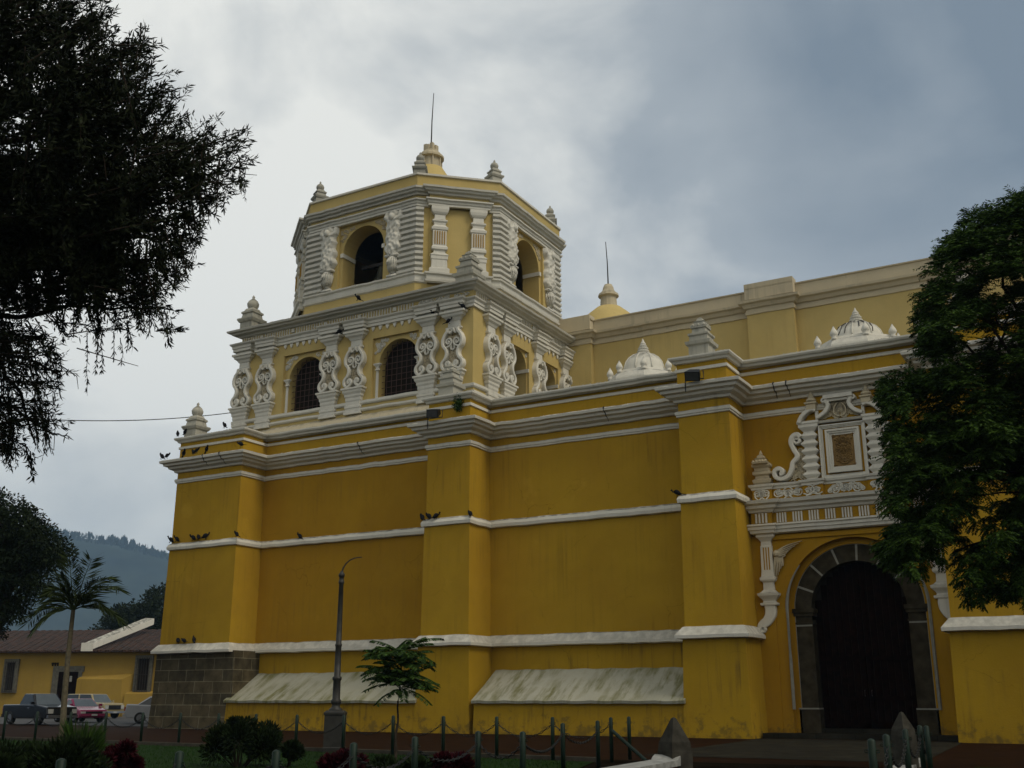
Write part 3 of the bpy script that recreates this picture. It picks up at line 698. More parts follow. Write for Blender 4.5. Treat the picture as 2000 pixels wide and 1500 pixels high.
for i in (0, 2, 6):
    T, L_ = edge(i); a = Vector(OC[i]); b = Vector(OC[(i + 1) % 8]); d = b - a; rz = math.atan2(d.y, d.x)
    for u in (L_ / 2 - 2.08, L_ / 2 + 2.08):
        x, y, _ = T(u, 0, 0)
        if AN is None: AN = angel(); AN.location = (x, y, 0); AN.rotation_euler = (0, 0, rz)
        else: put(AN, (x, y, 0), rz)
for c in octp(-.35): put(PO, (c[0], c[1], 26.82), math.atan2(c[1] - OY, c[0] - OX), .74)
bell = MB().lathe([(.0, 1.0), (.18, .98), (.26, .8), (.32, .4), (.48, .1), (.55, 0)], (OX + .3, OY - 4.6, 22.0), 18)
bl = part(bell, 'bell', M['bronze'], None, True)
part(MB().box(OX - 1.0, OX + 1.6, OY - 4.7, OY - 4.5, 23.0, 23.16), 'bell_beam', M['iron'], bl)
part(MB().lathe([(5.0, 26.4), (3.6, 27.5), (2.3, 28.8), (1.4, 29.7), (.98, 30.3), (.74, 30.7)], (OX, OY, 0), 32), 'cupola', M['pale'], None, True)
ln = part(MB().lathe([(.9, 30.7), (.74, 31.02), (.62, 31.06), (.6, 31.62), (.78, 31.68), (.78, 31.8), (.66, 31.86), (.62, 31.98), (.5, 32.1), (.42, 32.14), (.42, 32.2)], (OX, OY, -.32), 16), 'lantern', M['cream'])
cr = MB()
for a in range(8):
    t = a * math.pi / 4; cr.box(OX + .3 * math.cos(t) - .1, OX + .3 * math.cos(t) + .1, OY + .3 * math.sin(t) - .1, OY + .3 * math.sin(t) + .1, 31.86, 32.18 + .1 * (a % 2))
    cr.tube([(OX + .64 * math.cos(t), OY + .64 * math.sin(t), 30.72), (OX + .64 * math.cos(t), OY + .64 * math.sin(t), 31.36)], .06, 5)
part(cr, 'lantern_crown', M['cream'], ln)
part(MB().tube([(OX, OY, 31.8), (OX + .02, OY, 33.9), (OX + .1, OY, 35.7)], [.045, .035, .02], 5), 'lightning_rod', M['iron'], ln)

# ---- cupola of the far belfry, seen over the nave
q = onY(1189, 600, 19); fx = q.x; fz0 = q.z
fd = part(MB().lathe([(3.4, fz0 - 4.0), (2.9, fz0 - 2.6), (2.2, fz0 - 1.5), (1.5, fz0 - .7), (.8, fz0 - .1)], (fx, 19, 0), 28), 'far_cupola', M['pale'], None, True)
part(MB().lathe([(.72, -.12), (.54, .0), (.5, .62), (.66, .7), (.64, .84), (.5, .95), (.37, 1.12), (.34, 1.3), (.25, 1.5)], (fx, 19, fz0), 14), 'lantern', M['cream'], fd)
part(MB().tube([(fx, 19, fz0 + 1.4), (fx - .02, 19, fz0 + 3.0), (fx - .1, 19, fz0 + 4.5)], [.05, .035, .025], 5), 'lightning_rod', M['iron'], fd)
# ---- white aisle cupolas
def white_cupola(x, y, zb, R, cracked, k=1.0):
    d = part(MB().lathe([(R, zb - 1.2), (R, zb), (R * .99, zb + .08), (R * .9, zb + .3), (R * .84, zb + .36), (R * .82, zb + .46), (R * .5, zb + .5)], (x, y, 0), 8, math.pi / 8), 'white_cupola', M['white'])
    r = R * .535; prof = [(r * 1.04, .44), (r * 1.04, .52), (r, .56), (r * .985, .78 * k), (r * .9, 1.03 * k), (r * .74, 1.25 * k), (r * .52, 1.41 * k), (r * .3, 1.5 * k)]
    sh = part(MB().lathe(prof, (x, y, zb), 24), 'dome_shell', M['white'], d, True)
    for q in range(8):
        a = q * math.pi / 4; rb = MB(); rb.tube([(x + (o + .01) * math.cos(a), y + (o + .01) * math.sin(a), zb + z) for o, z in prof[2:]], .035, 5); part(rb, 'rib', M['white'], d, True)
    part(MB().lathe([(r * .36, 1.46 * k), (r * .36, 1.52 * k), (.25, 1.55 * k), (.28, 1.6 * k), (.28, 1.65 * k), (.21, 1.69 * k), (.24, 1.74 * k), (.24, 1.79 * k), (.17, 1.83 * k), (.19, 1.88 * k), (.13, 1.95 * k), (.14, 2.0 * k), (.07, 2.1 * k), (.01, 2.26 * k)], (x, y, zb), 14), 'finial', M['white'], d)
    for q in range(8):
        a = q * math.pi / 4 + math.pi / 8; b = MB()
        b.lathe([(.12, .3), (.12, .4), (.09, .42), (.15, .5), (.17, .57), (.13, .68), (.07, .78), (.015, .9)], (x + R * .86 * math.cos(a), y + R * .86 * math.sin(a), zb), 8); part(b, 'corner_finial', M['white'], d, True)
    if cracked:
        rg = random.Random(3); cr_ = []
        for q in range(7):
            c = MB(); a = -math.pi / 2 + (q - 3) * .3; P = [(x + (o + .012) * math.cos(a + rg.uniform(-.06, .06)), y + (o + .012) * math.sin(a + rg.uniform(-.06, .06)), zb + z + .008) for o, z in prof[2:]]
            c.tube(P[rg.randint(0, 2):rg.randint(4, 6)], .022, 4); part(c, 'tar_crack', M['iron'], d)
p = onY(1257, 705, 4.5); white_cupola(p.x, 4.5, 15.05, 1.8, False)
p = onY(1673, 640, 4.5); white_cupola(p.x, 4.5, 14.98, 1.9, True, .92)

# ------------------------------------------------------------------ portal: stone arch, doors, estipite columns, carved niche
def archline(r, zb, n=26, c=None):
    c = DC if c is None else c
    return [(c - r, zb)] + [(c - r * math.cos(math.pi * i / n), DS + r * math.sin(math.pi * i / n)) for i in range(n + 1)] + [(c + r, zb)]
def archband(mb, r0, r1, zb, T, w0, w1):
    a = archline(r0, zb); b = archline(r1, zb); n = len(a); vs = []
    for (u, z), (p, q) in zip(a, b): vs += [T(u, w0, z), T(p, w0, q), T(p, w1, q), T(u, w1, z)]
    fs = [(i * 4 + k, i * 4 + (k + 1) % 4, (i + 1) * 4 + (k + 1) % 4, (i + 1) * 4 + k) for i in range(n - 1) for k in range(4)]
    return mb.add(vs, fs + [(0, 1, 2, 3), tuple((n - 1) * 4 + k for k in range(4))[::-1]])
# ochre splay between the wall and the stone ring
part(archband(MB(), 2.27, 2.5, -.1, FW, -.95, -.30), 'arch_splay', M['ochre'])
ring = part(archband(MB(), 1.66, 2.275, .95, FW, -.95, -.36), 'stone_arch', M['archstone'])
j = MB()
for ang in (158, 134.5, 110, 87, 62, 36):
    a = R_(ang); ca, sa = math.cos(a), math.sin(a); px, pz = -sa, ca
    P = [(DC + r * ca + o * px, DS + r * sa + o * pz) for r, o in ((1.67, -.035), (2.26, -.04), (2.26, .04), (1.67, .035))]
    j.prism(P, FW, -.5, -.352)
part(j, 'voussoir_joint', M['joint'], ring)
part(archband(MB(), 2.25, 2.31, .9, FW, -.6, -.346), 'painted_edge', M['joint'], ring)
for sg in (-1, 1):
    T = lambda u, w, z, sg=sg: (DC + sg * u, -w, z)
    im = MB()
    for (o, z0, z1) in ((.10, 4.3, 4.45), (.06, 4.18, 4.3), (.0, 4.06, 4.18), (.03, 3.9, 3.96)):
        im.box(1.66 - o, 2.28 + o * .6, -.96, -.35 + o, z0, z1, T)
    part(im, 'impost', M['archstone'], ring)
    part(MB().box(1.67, 2.27, -.9, -.345, 3.82, 3.88, T), 'painted_line', M['joint'], ring)
    part(MB().box(1.62, 2.34, -.96, -.30, .15, .95, T), 'jamb_plinth', M['archstone'], ring)
    part(MB().box(1.63, 2.36, -.9, -.285, .95, 1.0, T), 'painted_line', M['joint'], ring)
for sg in (-1, 1):
    P = [(DC + sg * 2.44, -.02, .95), (DC + sg * 2.44, -.02, 2.6)] + [(DC + sg * 2.44 * math.cos(t * .07), -.02, DS + 2.44 * math.sin(t * .07)) for t in range(11)]
    part(MB().tube(P, [.06] * 4 + [.06 - .005 * k for k in range(9)], 6), 'roll_moulding', M['joint'])
# plank doors
for sg in (-1, 1):
    T = lambda u, w, z, sg=sg: (DC + sg * u, -w, z)
    leaf = MB(); n = 7; wd = 1.64 / n
    for i in range(n):
        u0, u1 = .012 + i * wd, (i + 1) * wd - .012; um = min(1.62, max(abs(u0), abs(u1)))
        top = DS + math.sqrt(max(.02, 1.66 ** 2 - um ** 2)) - .0
        leaf.box(u0, u1, -.95, -.86 - .006 * (i % 2), .31, top, T)
    d = part(leaf, 'door_leaf', M['door'])
    r = MB()
    for z in (.36, 1.25, 2.6): r.box(.03, 1.6, -.87, -.80, z, z + .16, T)
    r.box(.02, .16, -.87, -.80, .36, 5.4, T)
    part(r, 'door_rail', M['door'], d)
    part(MB().tube([T(.12, -.79, 1.6), T(.12, -.74, 1.58), T(.12, -.74, 1.42), T(.12, -.79, 1.4)], .015, 5), 'handle', M['iron'], d)
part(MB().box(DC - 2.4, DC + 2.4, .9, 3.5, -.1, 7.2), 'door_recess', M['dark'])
part(MB().box(C1 + .3, D0 - .28, -.95, 1.0, -.05, .16), 'door_step', M['slab'])
part(MB().box(DC - 1.62, DC + 1.62, .30, .96, .16, .31), 'threshold', M['slab'])
# shallow raised surround around the arch
sur = MB(); u0, u1, zt = C1 + .02, D0 - .02, 7.1
sur.box(u0, DC - 2.86, 0, .07, .1, zt, FW); sur.box(DC + 2.86, u1, 0, .07, .1, zt, FW); sur.box(DC - 2.86, DC + 2.86, 0, .07, 6.95, zt, FW)
part(sur, 'wall_surround', M['ochre'])
# side columns with fluted shafts and curled feet
def portal_column(u, sg):
    mb = MB()
    mb.pil([(.3, 4.57), (.32, 4.6), (.32, 4.66), (.24, 4.68), (.22, 4.74), (.26, 4.8), (.38, 4.92), (.4, 5.0), (.3, 5.04), (.2, 5.14), (.19, 5.4), (.27, 5.46), (.29, 5.5), (.29, 5.58), (.24, 5.62), (.22, 5.8), (.21, 6.72), (.19, 6.76), (.18, 6.9), (.26, 7.0), (.33, 7.06), (.33, 7.18), (.3, 7.2)], FW, u, .0, .75)
    k = part(mb, 'portal_column', M['white'])
    f = MB()
    for a in range(3): f.box(u - .12 + a * .095, u - .075 + a * .095, .15, .165, 5.86, 6.68, FW)
    part(f, 'flute', M['ochre'], k)
    s = MB(); P = [(0, 4.6), (.02, 4.4), (-.02, 4.2), (-.14, 4.02), (-.28, 3.92), (-.36, 3.84), (-.36, 3.74), (-.28, 3.72), (-.27, 3.79)]
    s.ribbon([Vector((u - sg * p[0], p[1])) for p in catmull(P, 5)], [.2] * 8 + [.2 - .0033 * i for i in range(len(catmull(P, 5)) - 8)], FW, 0, .2, .03)
    part(s, 'curled_foot', M['white'], k)
portal_column(25.12, -1); portal_column(31.12, 1)
ep = [(24.62, 0), (24.62, -.36), (25.52, -.36), (25.52, -.2), (30.72, -.2), (30.72, -.36), (31.5, -.36), (31.5, 0)]
ent = part(MB().sweep([(-.1, 7.16), (.0, 7.2), (.02, 7.3), (.06, 7.32), (.07, 7.42), (.12, 7.46), (.12, 7.52), (-.1, 7.55)], ep), 'entablature', M['white'])
part(MB().sweep([(-.06, 7.5), (-.06, 8.0)], ep), 'portal_frieze', M['ochre'], ent)
part(MB().sweep([(-.1, 7.93), (.0, 7.96), (.04, 8.04), (.14, 8.1), (.16, 8.2), (.28, 8.26), (.32, 8.38), (-.36, 8.44)], ep), 'portal_cornice', M['white'], ent)
tri = MB()
for i in range(9):
    c = 25.78 + i * .595
    for a in range(4): tri.box(c - .17 + a * .1, c - .115 + a * .1, .14, .2, 7.56, 7.92, FW)
for c in (25.07, 31.11):
    for a in range(4): tri.box(c - .22 + a * .125, c - .155 + a * .125, .3, .36, 7.56, 7.92, FW)
part(tri, 'triglyphs', M['white'], ent)
# attic: pedestal course with carving
ap = [(24.78, 0), (24.78, -.3), (25.5, -.3), (25.5, -.16), (26.68, -.16), (26.68, -.3), (27.42, -.3), (27.42, -.16), (29.0, -.16), (29.0, -.3), (29.74, -.3), (29.74, -.16), (30.8, -.16), (30.8, -.3), (31.5, -.3), (31.5, 0)]
att = part(MB().sweep([(0, 8.4), (0, 8.84)], ap), 'attic', M['ochre'])
part(MB().sweep([(-.05, 8.8), (.03, 8.83), (.04, 8.9), (.1, 8.94), (.12, 9.02), (-.3, 9.06)], ap), 'attic_moulding', M['white'], att)
for a, b, w in ((25.55, 26.65, .16), (27.45, 28.98, .16), (29.77, 30.77, .16), (24.82, 25.46, .3), (26.74, 27.36, .3), (29.06, 29.68, .3)):
    cv = MB(); curls(cv, FW, a, b, 8.45, 8.83, .15, .04, int(a * 10), w, None, 1.25); part(cv, 'carved_band', M['white'], att)
fr = part(MB().box(27.38, 29.06, 0, .05, 9.0, 11.05, FW), 'niche', M['ochre'])
def rectframe(u0, u1, z0, z1, t, w0, w1):
    mb = MB(); s_ = .03
    for k in range(3):
        a = t * k / 3; w = w1 - (w1 - w0) * .28 * k
        b = t * (k + 1) / 3
        mb.box(u0 + a, u1 - a, w0, w, z0 + a, z0 + b, FW); mb.box(u0 + a, u1 - a, w0, w, z1 - b, z1 - a, FW)
        mb.box(u0 + a, u0 + b, w0, w, z0 + b, z1 - b, FW); mb.box(u1 - b, u1 - a, w0, w, z0 + b, z1 - b, FW)
    return mb
part(rectframe(27.38, 29.06, 9.03, 11.04, .14, .04, .17), 'outer_frame', M['white'], fr)
part(rectframe(27.62, 28.84, 9.22, 10.84, .22, .04, .2), 'inner_frame', M['white'], fr)
pn = part(MB().box(27.82, 28.64, .04, .075, 9.42, 10.64, FW), 'carved_panel', M['relief'], fr)
pr_ = MB(); curls(pr_, FW, 27.9, 28.56, 9.5, 10.56, .12, .05, 77, .07, lambda u, z: ((u - 28.23) / .33) ** 2 + ((z - 10.03) / .52) ** 2 < 1, 2.2)
pr_.ribbon([Vector((28.23 + .33 * math.cos(t * .2618), 10.03 + .5 * math.sin(t * .2618))) for t in range(25)], .02, FW, .06, .11, .01)
for u, z in ((27.88, 9.48), (28.58, 9.48), (27.88, 10.58), (28.58, 10.58)): pr_.ribbon(spiral((u, z), .055, 0, 1.0, 1, 10, .2), .018, FW, .07, .12, .01)
part(pr_, 'carved_emblem', M['relief'], pn)
for u in (27.03, 29.38):   # bulging estipite pilasters
    prof = [(.2, 9.04)]; n = 6; h = (10.85 - 9.1) / n
    for i in range(n): z = 9.1 + i * h; prof += [(.2, z), (.27, z + h * .25), (.31, z + h * .42), (.31, z + h * .52), (.2, z + h * .9)]
    prof += [(.2, 10.86), (.3, 10.96), (.36, 11.02), (.36, 11.12), (.4, 11.16), (.4, 11.24)]
    part(MB().pil(prof, FW, u, .02, .65), 'bulging_pilaster', M['white'])
# broken scroll pediment
def zp_(x, y): p = onY(1400 + .3 * x, 720 + .3 * y, -.2); return (p.x, p.z)
UM = 28.215
pd = MB()
cen = [(0.44, 12.03), (.44, 11.92), (.38, 11.74), (.46, 11.56), (.62, 11.42), (.83, 11.32)]
for sg in (-1, 1):
    pd.ribbon([Vector((UM + sg * u, z)) for u, z in catmull(cen, 5)], .075, FW, 0, .32, .03)
    pd.ribbon([Vector((UM + sg * (p.x - UM), p.y)) for p in spiral((UM + .53, 11.93), .1, math.pi, 1.1, -1, 14, .2)], .04, FW, 0, .3, .02)
    arc = catmull([(.85, 11.62), (1.0, 11.66), (1.2, 11.58), (1.38, 11.42), (1.5, 11.2)], 5)
    pd.ribbon([Vector((UM + sg * p.x, p.y)) for p in arc], .08, FW, 0, .34, .03)
    pd.box(UM + sg * .84 - .05, UM + sg * .84 + .05, 0, .2, 11.25, 11.6, FW)
pd.box(UM - .53, UM + .53, 0, .36, 11.98, 12.12, FW); pd.box(UM - .47, UM + .47, 0, .28, 11.88, 11.98, FW)
pdm = part(pd, 'scroll_pediment', M['white'])
part(MB().prism([(UM - 1.35, 11.2), (UM + 1.35, 11.2), (UM + 1.2, 11.5), (UM + .85, 11.58), (UM + .45, 11.5), (UM + .36, 11.75), (UM + .42, 11.92), (UM - .42, 11.92), (UM - .36, 11.75), (UM - .45, 11.5), (UM - .85, 11.58), (UM - 1.2, 11.5)], FW, -.01, .06), 'tympanum', M['ochre'], pdm)
part(MB().sweep([(0, 11.1), (.05, 11.12), (.1, 11.2), (-.1, 11.24)], [(UM - .88, 0), (UM - .88, -.14), (UM + .88, -.14), (UM + .88, 0)]), 'pediment_base', M['white'], pdm)
tc = MB(); curls(tc, FW, UM - .75, UM + .75, 11.26, 11.86, .11, .06, 31, .05, lambda u, z: abs(u - UM) < .36 or z < 11.44, 2.6)
for sg in (-1, 1): tc.ribbon(catmull([(UM + sg * .02, 11.3), (UM + sg * .2, 11.42), (UM + sg * .2, 11.64), (UM + sg * .06, 11.84)], 5), .028, FW, .05, .15, .015)
part(tc, 'carved_shell', M['cream'], pdm)
for u in (UM - 1.0, UM + 1.0):
    f = MB(); f.sq([(.17, 11.66), (.17, 11.84), (.22, 11.87), (.22, 11.92), (.12, 11.94)], (u, -.18, 0)); f.lathe([(.12, 11.93), (.19, 12.0), (.17, 12.07), (.12, 12.1), (.13, 12.14), (.07, 12.2), (.06, 12.26), (.01, 12.36)], (u, -.18, 0), 9)
    part(f, 'urn_finial', M['cream'])
# side volutes with carved filling and end pinnacles
for sg in (-1, 1):
    v = MB(); mu = lambda P: [Vector((UM + sg * u, z)) for u, z in P]
    pts = [(1.5, 10.66), (1.6, 10.78), (1.78, 10.72), (1.86, 10.5), (1.76, 10.2), (1.66, 10.0), (1.7, 9.86), (1.84, 9.72), (1.9, 9.5), (2.05, 9.24), (2.32, 9.16), (2.52, 9.26), (2.55, 9.46), (2.4, 9.56), (2.27, 9.48), (2.28, 9.36), (2.36, 9.34)]
    v.ribbon(mu(catmull(pts, 6)), .085, FW, 0, .3, .03)
    v.ribbon(mu(spiral((1.62, 10.56), .17, math.pi / 2, 1.2, -1, 16, .15)), .055, FW, 0, .28, .03)
    vo = part(v, 'volute', M['white'])
    c = MB(); c.prism([(UM + sg * u, z) for u, z in ((1.4, 9.05), (2.2, 9.1), (1.85, 9.4), (1.7, 9.8), (1.6, 10.0), (1.66, 10.3), (1.4, 10.4))], FW, -.01, .05)
    part(c, 'volute_field', M['ochre'], vo)
    k = MB(); a, b = sorted((UM + sg * 1.36, UM + sg * 2.05)); curls(k, FW, a, b, 9.08, 10.3, .105, .08, 55, .05, lambda u, z: abs(u - UM) < 1.98 - (z - 9.05) * .3, 3.4, False)
    part(k, 'volute_carving', M['cream'], vo)
    u = UM + sg * 3.05
    f = MB(); f.pil([(.26, 9.02), (.34, 9.1), (.36, 9.2), (.26, 9.28), (.26, 9.36), (.34, 9.42), (.34, 9.52), (.28, 9.56), (.28, 9.66), (.36, 9.72), (.36, 9.8), (.3, 9.84)], FW, u, -.04, .9)
    f.sq([(.28, 9.8), (.3, 9.86), (.2, 9.9), (.19, 9.98), (.22, 10.0), (.13, 10.05), (.12, 10.12), (.05, 10.18), (.05, 10.22), (.01, 10.34)], (u, -.16, 0))
    for a in range(5):
        f.lathe([(.03, 9.84), (.05, 9.88), (.0, 9.96)], (u - .24 + a * .12, -.42, 0), 5)
    part(f, 'end_pinnacle', M['cream'])
    # cherub wing spandrel of the arch
    s = MB(); cx = DC + sg * 2.62; cz = 6.42
    for t in range(6):
        s.ribbon(catmull([(cx - sg * .02, cz + .12 - .05 * t), (cx - sg * (.34 - .02 * t), cz + .28 - .075 * t), (cx - sg * (.92 - .13 * t), cz + .42 - .085 * t)], 4), [.034 - .0035 * q for q in range(9)], FW, .06, .13, .01)
        s.ribbon(catmull([(cx + sg * (.10 - .05 * t), cz - .1), (cx + sg * (.16 - .065 * t), cz - .42), (cx + sg * (.14 - .05 * t), cz - .98 + .11 * t)], 4), [.034 - .0035 * q for q in range(9)], FW, .06, .13, .01)
    s.lathe([(.01, -.13), (.1, -.08), (.12, .0), (.09, .09), (.01, .13)], (cx + sg * .05, -.12, cz + .02), 8)
    part(s, 'winged_spandrel', M['cream'])

# ------------------------------------------------------------------ floodlights, wire, weeds and pigeons on the church
M['black'] = plain('black_enamel', (.012, .012, .012), .45, 0, .2)
M['lampglass'] = plain('dusty_lamp_glass', (.05, .05, .05), .2, 0, .2)
def floodlight(p, label, tilt):
    r = empty('floodlight', p); tag(r, label, 'floodlight', 'floodlights on the cornice')
    h = MB(); h.add([(-.3, -.28, -.05), (.3, -.28, -.05), (.3, -.2, .3), (-.3, -.2, .3), (-.2, .12, .05), (.2, .12, .05), (.2, .12, .26), (-.2, .12, .26)], [(0, 1, 2, 3), (4, 5, 1, 0), (5, 6, 2, 1), (6, 7, 3, 2), (7, 4, 0, 3), (5, 4, 7, 6)])
    ho = h.build('housing', M['black'], r); ho.rotation_euler = (R_(tilt), R_(8), 0)
    MB().add([(-.26, -.283, -.02), (.26, -.283, -.02), (.26, -.212, .27), (-.26, -.212, .27)], [(0, 1, 2, 3)]).build('lens', M['lampglass'], ho)
    MB().tube([(-.34, 0, .2), (-.36, -.02, -.12), (.36, -.02, -.12), (.34, 0, .2)], .025, 5).build('bracket', M['black'], r)
    MB().tube([(-.36, -.02, .2), (-.38, -.04, -.3), (-.38, -.02, -.55)], .02, 5).build('power_cable', M['black'], r)
    return r
p = onY(851, 824, -2.28); floodlight((p.x, -2.3, 12.98), 'black floodlight on the cornice beside the weed, over the middle buttress pier', 25)
p = onY(1358, 750, -2.28); floodlight((p.x, -2.3, 12.96), 'black floodlight on the cornice of the pier just left of the portal', 40)
wp = [onY(60, 817.5, -8), onY(452, 806, 1.5)]
wire = MB(); n = 14
wire.tube([wp[0].lerp(wp[1], i / n) + Vector((0, 0, -.25 * 4 * (i / n) * (1 - i / n))) for i in range(n + 1)], .022, 4)
tag(wire.build('overhead_wire', M['black']), 'thin dark wire running from the tower corner out behind the left tree', 'wire')

M['pigeon'] = plain('slate_feathers', (.010, .010, .012), .8, 0, .3, 30, .1)
def pigeon_mesh():
    mb = MB(); k = 9; n = 10; P = []
    for i in range(n + 1):
        t = i / n; x = -.17 + .30 * t; z = .02 + .15 * t + .03 * math.sin(t * 3.1); r = (.012 + .085 * math.sin(min(1, t * 1.08) * math.pi) ** .7) * (1 if t > .25 else .75)
        P.append((x, z, r))
    P += [(.125, .185, .055), (.14, .215, .05), (.155, .24, .044), (.175, .245, .028), (.205, .235, .004)]
    vs = []; fs = []
    for x, z, r in P:
        for a in range(k): t = 2 * math.pi * a / k; vs.append((x - .4 * r * math.sin(t) * .3, r * .9 * math.cos(t), z + r * math.sin(t)))
    for i in range(len(P) - 1):
        for a in range(k): b = (a + 1) % k; fs.append((i * k + a, i * k + b, (i + 1) * k + b, (i + 1) * k + a))
    fs.append(tuple(range(k))[::-1]); mb.add(vs, fs)
    mb.add([(-.16, -.03, .03), (-.16, .03, .03), (-.33, .045, -.02), (-.33, -.045, -.02), (-.16, -.03, .055), (-.16, .03, .055)], [(0, 1, 2, 3), (4, 3, 2, 5)])
    for s_ in (-1, 1): mb.tube([(.0, s_ * .03, .06), (.01, s_ * .03, -.03), (.04, s_ * .03, -.045)], .009, 4)
    return mb
PG = pigeon_mesh(); PGM = None
PIG = [  # px, py, plane Y, label
 (315, 897, -2.1, 'pigeon at the far left tip of the lower cornice'), (326, 895, -2.1, 'pigeon just in from the left tip of the lower cornice'),
 (359, 890, -2.2, 'pigeon left of the group of three on the lower cornice'), (377, 888, -2.2, 'small hunched pigeon in the middle of the lower cornice group'),
 (384, 885, -2.2, 'larger pigeon leaning over the hunched one on the lower cornice'), (403.7, 882, -2.2, 'pigeon alone right of the lower cornice group'),
 (470, 873, -2.2, 'pigeon on the corner of the lower cornice at the left pier'), (346.5, 852.5, -1.85, 'pigeon at the left end of the parapet under the onion pinnacle'),
 (361, 849, -1.85, 'pigeon on the parapet against the base of the onion pinnacle'), (437.5, 836, -1.85, 'pigeon on the parapet between onion pinnacle and tower'),
 (332, 1060, -1.75, 'pigeon at the left end of the white mid band'), (343.7, 1058, -1.75, 'second pigeon from the left end of the white mid band'),
 (376, 1056, -1.75, 'left one of three pigeons close together on the mid band'), (387, 1054.5, -1.75, 'middle one of three pigeons close together on the mid band'),
 (401, 1053, -1.75, 'right one of three pigeons close together on the mid band'), (461, 1049, -1.8, 'pigeon on the mid band at the corner of the left pier'),
 (584, 1053, -.12, 'lone pigeon on the mid band of the recessed left bay'), (347, 1257, -1.8, 'left of three pigeons on the white ledge over the stone foot'),
 (359, 1257, -1.8, 'middle of three pigeons on the white ledge over the stone foot'), (378, 1255, -1.8, 'right of three pigeons on the white ledge over the stone foot'),
 (824, 1018, -1.75, 'leftmost pigeon on the middle pier mid band'), (837, 1015.5, -1.75, 'crouching pigeon second on the middle pier mid band'),
 (852, 1014, -1.75, 'third pigeon along the middle pier mid band'), (918, 1010, -1.78, 'pigeon at the right corner of the middle pier mid band'),
 (1323, 970, -1.78, 'pigeon at the left end of the mid band on the pier by the portal'), (698, 587, -.1, 'pigeon up on the square tower cornice below the arch'),
 (662.5, 654, .2, 'pigeon on the tower column capital between the two grille windows'), (842.5, 614, .2, 'pigeon on the tower column capital right of the second grille window'),
 (902.5, 604, .2, 'pigeon on the last tower capital before the corner'), (877, 632, .2, 'pigeon tucked under the capital of the last front tower column')]
for i, (u, v, Y, lb) in enumerate(PIG):
    p = onY(u, v, Y); rz = random.choice((0, math.pi, .6, 2.5, -.5, math.pi + .5)) if i % 3 else math.pi + random.uniform(-.4, .4)
    if PGM is None: o = PG.build('pigeon', M['pigeon'], None, True); PGM = o
    else: o = PGM.copy(); COL.objects.link(o)
    o.location = (p.x, Y, p.z + .03); o.rotation_euler = (0, random.uniform(-.25, .2), rz); s_ = random.uniform(.95, 1.15); o.scale = (s_, s_, s_)
    tag(o, lb, 'pigeon', 'pigeons perched along the church ledges')

# ------------------------------------------------------------------ foliage builders
def leaf_mesh(name, base, dirs, length, width, mat, parent=None, fold=.0):
    """one mesh of many small diamond leaves: base Nx3, dirs Nx3"""
    n = len(base); d = dirs / np.maximum(1e-6, np.linalg.norm(dirs, axis=1, keepdims=True))
    r = RNG.normal(size=(n, 3)); s = np.cross(d, r); s /= np.maximum(1e-6, np.linalg.norm(s, axis=1, keepdims=True))
    L_ = np.asarray(length).reshape(-1, 1) * np.ones((n, 1)); W_ = np.asarray(width).reshape(-1, 1) * np.ones((n, 1))
    v = np.empty((n, 4, 3)); v[:, 0] = base; v[:, 1] = base + d * L_ * .45 + s * W_ * .5; v[:, 2] = base + d * L_; v[:, 3] = base + d * L_ * .45 - s * W_ * .5
    me = bpy.data.meshes.new(name); me.vertices.add(n * 4); me.vertices.foreach_set('co', v.reshape(-1).astype(np.float32))
    me.loops.add(n * 4); me.loops.foreach_set('vertex_index', np.arange(n * 4, dtype=np.int32))
    me.polygons.add(n); me.polygons.foreach_set('loop_start', np.arange(0, n * 4, 4, dtype=np.int32))
    me.materials.append(mat); me.update(calc_edges=True)
    o = bpy.data.objects.new(name, me); COL.objects.link(o)
    if parent: o.parent = parent
    return o
def inpoly(p, poly):
    x, y = p; c = False; j = len(poly) - 1
    for i in range(len(poly)):
        if (poly[i][1] > y) != (poly[j][1] > y) and x < (poly[j][0] - poly[i][0]) * (y - poly[i][1]) / (poly[j][1] - poly[i][1]) + poly[i][0]: c = not c
        j = i
    return c
def sample(poly, n, rg, holes=()):
    xs = [p[0] for p in poly]; ys = [p[1] for p in poly]; out = []
    while len(out) < n:
        p = (rg.uniform(min(xs), max(xs)), rg.uniform(min(ys), max(ys)))
        if inpoly(p, poly) and not any(math.hypot((p[0] - a) / rx, (p[1] - b) / ry) < 1 and rg.random() < pr for a, b, rx, ry, pr in holes): out.append(p)
    return out
def limb(mb, a, b, r0, r1, sag, rg, n=7, seg=6, wob=.06):
    a, b = Vector(a), Vector(b); L_ = (b - a).length; P = []
    for i in range(n + 1):
        t = i / n; q = a.lerp(b, t) + Vector((rg.gauss(0, wob * L_ * .3), rg.gauss(0, wob * L_ * .3), rg.gauss(0, wob * L_ * .2))) * math.sin(math.pi * t); q.z += sag * L_ * math.sin(math.pi * t); P.append(q)
    mb.tube(P, [r0 + (r1 - r0) * i / n for i in range(n + 1)], seg); return P
M['bark'] = plain('dark_bark', (.03, .024, .018), .95, 0, .35, 8, .05)
M['leaf_cypress'] = leafmat('dark_cypress_leaf', (.006, .009, .004), (.018, .024, .009))
M['leaf_feather'] = leafmat('feathery_green_leaf', (.008, .020, .004), (.062, .118, .017))
M['leaf_far'] = leafmat('far_dark_leaf', (.006, .011, .005), (.018, .028, .010))
M['leaf_palm'] = leafmat('palm_leaflet', (.02, .03, .01), (.05, .07, .02))
M['leaf_sapling'] = leafmat('sapling_leaf', (.010, .022, .005), (.042, .085, .014))
M['leaf_shrub'] = leafmat('shrub_leaf', (.005, .009, .003), (.016, .028, .008))
